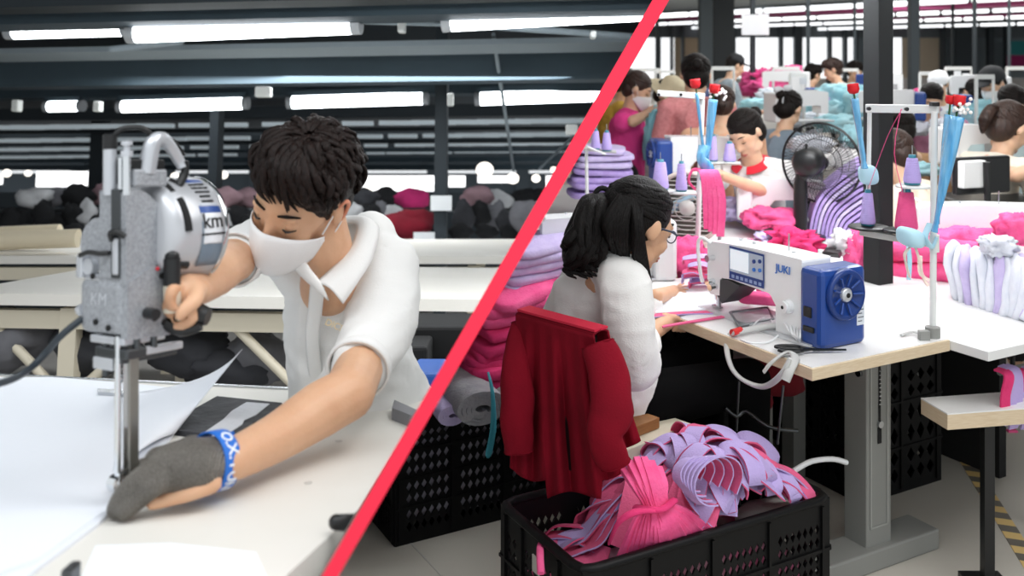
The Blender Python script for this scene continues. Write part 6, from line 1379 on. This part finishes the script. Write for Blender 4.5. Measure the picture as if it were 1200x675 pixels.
# chair of the woman in cream
t = thing('chair', 'black chair with a white cloth over its back, behind the woman in cream', 'chair', V((P(1150, 200, 4.3).x, 4.3, 0)))
m = MB(); m.box(P(1150, 205, 4.2), (.30, .03, .16), rot=rotm(z=20)); part('backrest', m, BLACKP, t, bevel=.01)
m = MB(); m.box(P(1139, 204, 4.14), (.125, .035, .115), rot=rotm(z=20)); part('back_cover', m, mat('cover_white', '#dcdcda', .8), t, 'white cloth cover', bevel=.006)
m = MB(); m.box(P(1165, 240, 4.45), (.42, .4, .06)); part('seat', m, BLACKP, t, bevel=.01)
m = MB(); m.cyl(P(1156, 190, 4.13), P(1158, 260, 4.13), .014); part('post', m, BLACKP, t)
for k in (-.16, .16):
    for j in (-.15, .15): q = P(1165, 240, 4.45); m = MB(); m.cyl(V((q.x+k, q.y+j, 0)), V((q.x+k, q.y+j, q.z-.03)), .012, n=8); part('leg', m, BLACKP, t)
# ================================================================== heaps, frames and machines of the hall
def bump(px, py, d, rx, rz, mt, label, seed, grp=None, nz=.35): return clump(px, py, d, rx/F*d, rx/F*d*.8, rz/F*d, mt, label, seed, nz=nz, grp=grp)
HPK = mat('pink_bale', '#f26aa4', .9, bump=.4, bs=30, var=1, vs=6, col2='#d83c86')
for i, (x, y, rx, rz) in enumerate(((890, 96, 20, 13), (915, 92, 22, 10), (905, 104, 30, 10), (928, 84, 10, 7))): bump(x, y, 9.6-.2*i, rx, rz, HPK, ('left pink heap on the mid hall table', 'rear pink heap on the mid hall table', 'wide front pink heap on the mid hall table', 'small high pink heap on the mid hall table')[i], 50+i, nz=.5)
CY = mat('cyan_bale', '#bfe3ea', .85, bump=.4, bs=20, var=1, vs=5, col2='#8fcbd6')
for i, (x, y, rx, rz, d) in enumerate(((985, 112, 28, 13, 7.2), (1010, 125, 20, 22, 6.8), (965, 128, 24, 10, 6.9), (945, 140, 26, 8, 6.6), (980, 145, 24, 10, 6.2), (890, 122, 20, 6, 8.0), (1145, 132, 26, 14, 6.6), (1165, 150, 16, 14, 6.0), (1075, 198, 24, 7, 5.2), (905, 112, 16, 8, 8.2))):
    bump(x, y, d, rx, rz, CY if i not in (3, 9) else mat('pale_bale', '#d5dde6', .9), ('large cyan cloth heap behind the fan', 'tall cyan heap left of the pillar', 'cyan heap right of the woman with the bow', 'pale cloth by the shoulder of the woman with the bow', 'cyan cloth above the fan', 'cyan cloth beyond the woman with the red collar', 'cyan heap behind the large wrapped rose',
        'cyan cloth beside the woman in cream', 'cyan cloth behind the lilac cone of the corner stand', 'pale sack in front of the pink heap')[i], 70+i)
for i, (x, y, rx, rz, d, c_) in enumerate(((960, 118, 10, 9, 7.0, LILACP), (1050, 118, 20, 10, 7.6, WHITEC), (1080, 128, 18, 8, 7, LILACP), (1110, 150, 18, 10, 6, WHITEC), (1075, 150, 14, 8, 6.2, WHITEC), (1030, 105, 12, 7, 9, HPK), (1085, 108, 12, 5, 8.4, HPK), (950, 170, 24, 10, 5.4, WHITEC), (1000, 160, 14, 12, 5.6, CY))):
    bump(x, y, d, rx, rz, c_, ('small lilac round bundle in the cyan heap', 'white cloth heap right of the pillar in the mid hall', 'lilac cloth beneath the grey post', 'white cloth heap left of the wrapped rose', 'white cloth heap behind the top arm of the corner stand', 'pink heap far back by the pillar', 'pink cloth beside the white cap', 'white cloth seen through the fan', 'cyan cloth right above the fan rim')[i], 90+i)
clump(772, 160, 5.7, .07, .07, .15, CYANC, 'cyan garment hanging from the hands of the woman in pink', 110, nz=.3)
clump(764, 172, 5.9, .05, .06, .10, CYANC, 'darker cyan garment end below the first', 111, nz=.3)
def frame(px, py0, w_, h_, d, label, dbl=True):
    t = thing('thread_rack', label, 'thread rack', P(px, py0+h_, d), 'white thread frames in the hall'); m = MB(); m.cyl(P(px, py0, d), P(px, py0+h_, d), .012, n=8); 
    part('pole', m, SW, t); m = MB(); m.cyl(P(px+w_, py0, d+.1), P(px+w_, py0+h_, d+.1), .010, n=8)
    part('pole', m, SW, t); m = MB(); a_, b_ = P(px, py0, d), P(px+w_, py0, d+.1); m.box((a_+b_)/2, ((a_-b_).length, .02, .03), rot=fr((0, 0, 0), b_-a_).to_3x3()); part('arm', m, SW, t)
for i, (x, y, w_, h_, d, lab) in enumerate(((732, 82, 42, 50, 8, 'left of the tall dark pillar'), (834, 80, 26, 50, 7.6, 'right of the tall dark pillar'), (906, 80, 30, 45, 8.8, 'before the pink heap'), (926, 88, 18, 60, 7.6, 'between the pink heap and the pillar'), (983, 82, 22, 34, 9.5, 'beside the person in the pale shirt'), (1040, 112, 32, 40, 6.4, 'right behind the pillar'),
        (1078, 86, 22, 40, 8, 'right of the grey post'), (1108, 80, 30, 36, 8.4, 'left of the grey masked person'), (1144, 90, 20, 60, 6.2, 'over the grey masked person'), (1180, 80, 26, 40, 8, 'at the right edge high up'), (942, 108, 16, 56, 6.4, 'right of the woman with the bow'), (768, 84, 22, 40, 9, 'behind the straw hat'))):
    frame(x, y, w_, h_, d, 'white thread frame standing '+lab)
for px, py, w_, h_, d, lab in ((879, 17, 20, 24, 9.2, 'left white notice hanging on the thin post'), (895, 16, 12, 25, 9.3, 'right white notice hanging on the thin post'), (1122, 83, 8, 8, 8.2, 'small white tag on a frame in the far hall'), (1132, 86, 8, 8, 8.2, 'second small white tag on a frame in the far hall'), (1162, 84, 9, 9, 7.6, 'white tag near the right edge'), (941, 91, 8, 8, 7.6, 'small white tag right of the pink heap')):
    m = MB(); m.box(P(px, py+h_/2, d), (w_/F*d, .01, h_/F*d)); solo('hanging_notice', m, mat('notice_white', '#e2e5e8', .7), lab, 'notice')
for i, (px, py, d, lab) in enumerate(((1100, 190, 4.9, 'small white machine behind the pink thread cone'), (1070, 140, 6.3, 'small white machine behind the corner stand arm'), (905, 142, 6.0, 'white machine before the woman with the bow'), (1170, 118, 7.2, 'white machine in front of the grey masked person'), (1010, 112, 8.2, 'white machine beside the tall cyan heap'), (940, 108, 8.6, 'white machine below the small tag'))):
    o_ = P(px, py, d); machine(o_, (-.9, .3, 0) if i % 2 else (.9, .3, 0), lab, blue=i in (1, 4), flipv=-1 if i % 2 else 1, panel=i < 2, logo=False, detail=False, s=.8)
for i, (px, py, d, c_) in enumerate(((952, 118, 7.5, SEWB), (835, 120, 7.0, SEWB), (1128, 128, 6.6, SEWB))):
    m = MB(); m.box(P(px, py, d), (.10, .12, .2)); solo('blue_motor_box', m, c_, ('blue motor box before the cyan heap', 'blue motor box behind the middle roses', 'blue motor box left of the large wrapped rose')[i], 'motor box', bevel=.02)
# ---- lower right corner: crate, hanging strips, hazard tape
crate(P(1156, 452, 5.4).xy.to_3d(), V((.95, .3, 0)).normalized(), V((-.3, .95, 0)).normalized(), .6, .4, .34, 'black crate on the floor at the right edge beyond the small table', CR2, cell=.03, ribs=(.12,), nseg=2)
crate(P(1175, 452, 5.6).xy.to_3d(), V((.95, .3, 0)).normalized(), V((-.3, .95, 0)).normalized(), .6, .4, .3, 'second black crate stacked on the one at the right edge', CR2, cell=.03, z0=.36, nseg=2)
clump(1190, 398, 5.3, .12, .1, .06, HOTP, 'magenta cloth in the upper crate at the right edge', 120)
clump(1194, 384, 4.9, .1, .08, .02, WHITEC, 'white cloth roll edge over the upper crate', 121, nz=.2)
for i in range(12):
    x = 1176+i*4.5; c0_ = P(x, 432-4*math.sin(i), 2.9+.02*i); lil = i % 3 != 0
    m = MB(); m.ribbon([c0_+V((-.02, 0, .0)), c0_+V((.0, -.03, -.01)), P(x+2+(i % 3)*3, 465+6*(i % 2), 2.86+.02*i), P(x+2, 492+5*(i % 3), 2.88+.02*i)], .035, [V((1, .4, 0)), V((.8, -.5, 0))], .006, 6, (0, 1))
    solo('hanging_strip', m, [LILS, WHITEC] if lil else [HOTP, HOTP], 'lilac and magenta strips hanging at the right edge above the floor' , 'cloth strip', 'hanging strips at the right edge')
m = MB(); m.tube([P(1172, 436, 3.05), P(1250, 420, 3.4)], .012, 8, 1); m.tube([P(1215, 430, 3.3), V((P(1215, 430, 3.3).x, 3.3, 0))], .012, 8, 1); solo('strip_rail', m, GREYM, 'grey rail carrying the hanging strips', 'rail')
HZ = mat('hazard', '#c9b98f', .7); nt = HZ.node_tree; N_ = nt.nodes; K_ = nt.links
wv = N_.new('ShaderNodeTexWave'); wv.inputs['Scale'].default_value = 3.3; wv.wave_profile = 'SIN'; tc = N_.new('ShaderNodeTexCoord'); K_.new(tc.outputs['Object'], wv.inputs['Vector'])
mp = N_.new('ShaderNodeMapping'); mp.inputs['Rotation'].default_value = (0, 0, math.radians(20)); K_.new(tc.outputs['Object'], mp.inputs[0]); K_.new(mp.outputs[0], wv.inputs['Vector']); wv.bands_direction = 'Y'
rp = N_.new('ShaderNodeValToRGB'); rp.color_ramp.interpolation = 'CONSTANT'; rp.color_ramp.elements[0].color = lin('#6b655c'); rp.color_ramp.elements[1].position = .5; rp.color_ramp.elements[1].color = lin('#dcbc7a'); K_.new(wv.outputs[0], rp.inputs[0])
K_.new(rp.outputs[0], N_['Principled BSDF'].inputs['Base Color'])
a_, b_ = PT(1113, 508, 0), PT(1212, 668, 0); e_ = (b_-a_).normalized(); n_ = V((-e_.y, e_.x, 0))*.028
m = MB(); m.hexa([a_-n_, b_-n_, b_+n_, a_+n_]+[p+V((0, 0, .002)) for p in (a_-n_, b_-n_, b_+n_, a_+n_)]); solo('hazard_tape', m, HZ, 'black and yellow striped tape on the floor of the aisle', 'floor tape')
m = MB(); m.box(PT(1186, 506, 0)+V((0, 0, .004)), (.04, .02, .008)); solo('pink_scrap', m, PINK, 'tiny pink scrap on the floor by the tape', 'scrap')
# ================================================================== sewing hall fill: added overhead area lamps, apart from the modelled tubes
for i, (x, y, sxx, sy, pw) in enumerate(((1.6, 1.6, 2.4, 1.2, 48), (1.4, 4.2, 3, 1.6, 55), (3.5, 8, 6, 3, 190), (5.5, 15, 10, 5, 420), (9, 28, 16, 10, 900))):
    area('hall_fill_area', (x, y, 2.85), (x, y+.2, 0), (sxx, sy), pw, (1, .99, .98))
bpy.context.view_layer.update()
kids = {o.name: o for o in sc.objects}
for o in list(sc.objects):
    if o.type != 'MESH': continue
    mw = o.matrix_world
    if o.name in LEFT_NAMES or o.name.startswith('wall_divider') or o.name in ('trim_1',): continue
    vs = list(o.data.vertices); ds = [((mw @ v.co)-c0).dot(WN) for v in (vs if len(vs) < 900 else vs[::4])]
    if not ds or max(ds) < -.010: continue
    if min(ds) > -.012: bpy.data.objects.remove(o); continue
    if o.name not in ORG: continue
    clip(o, False)
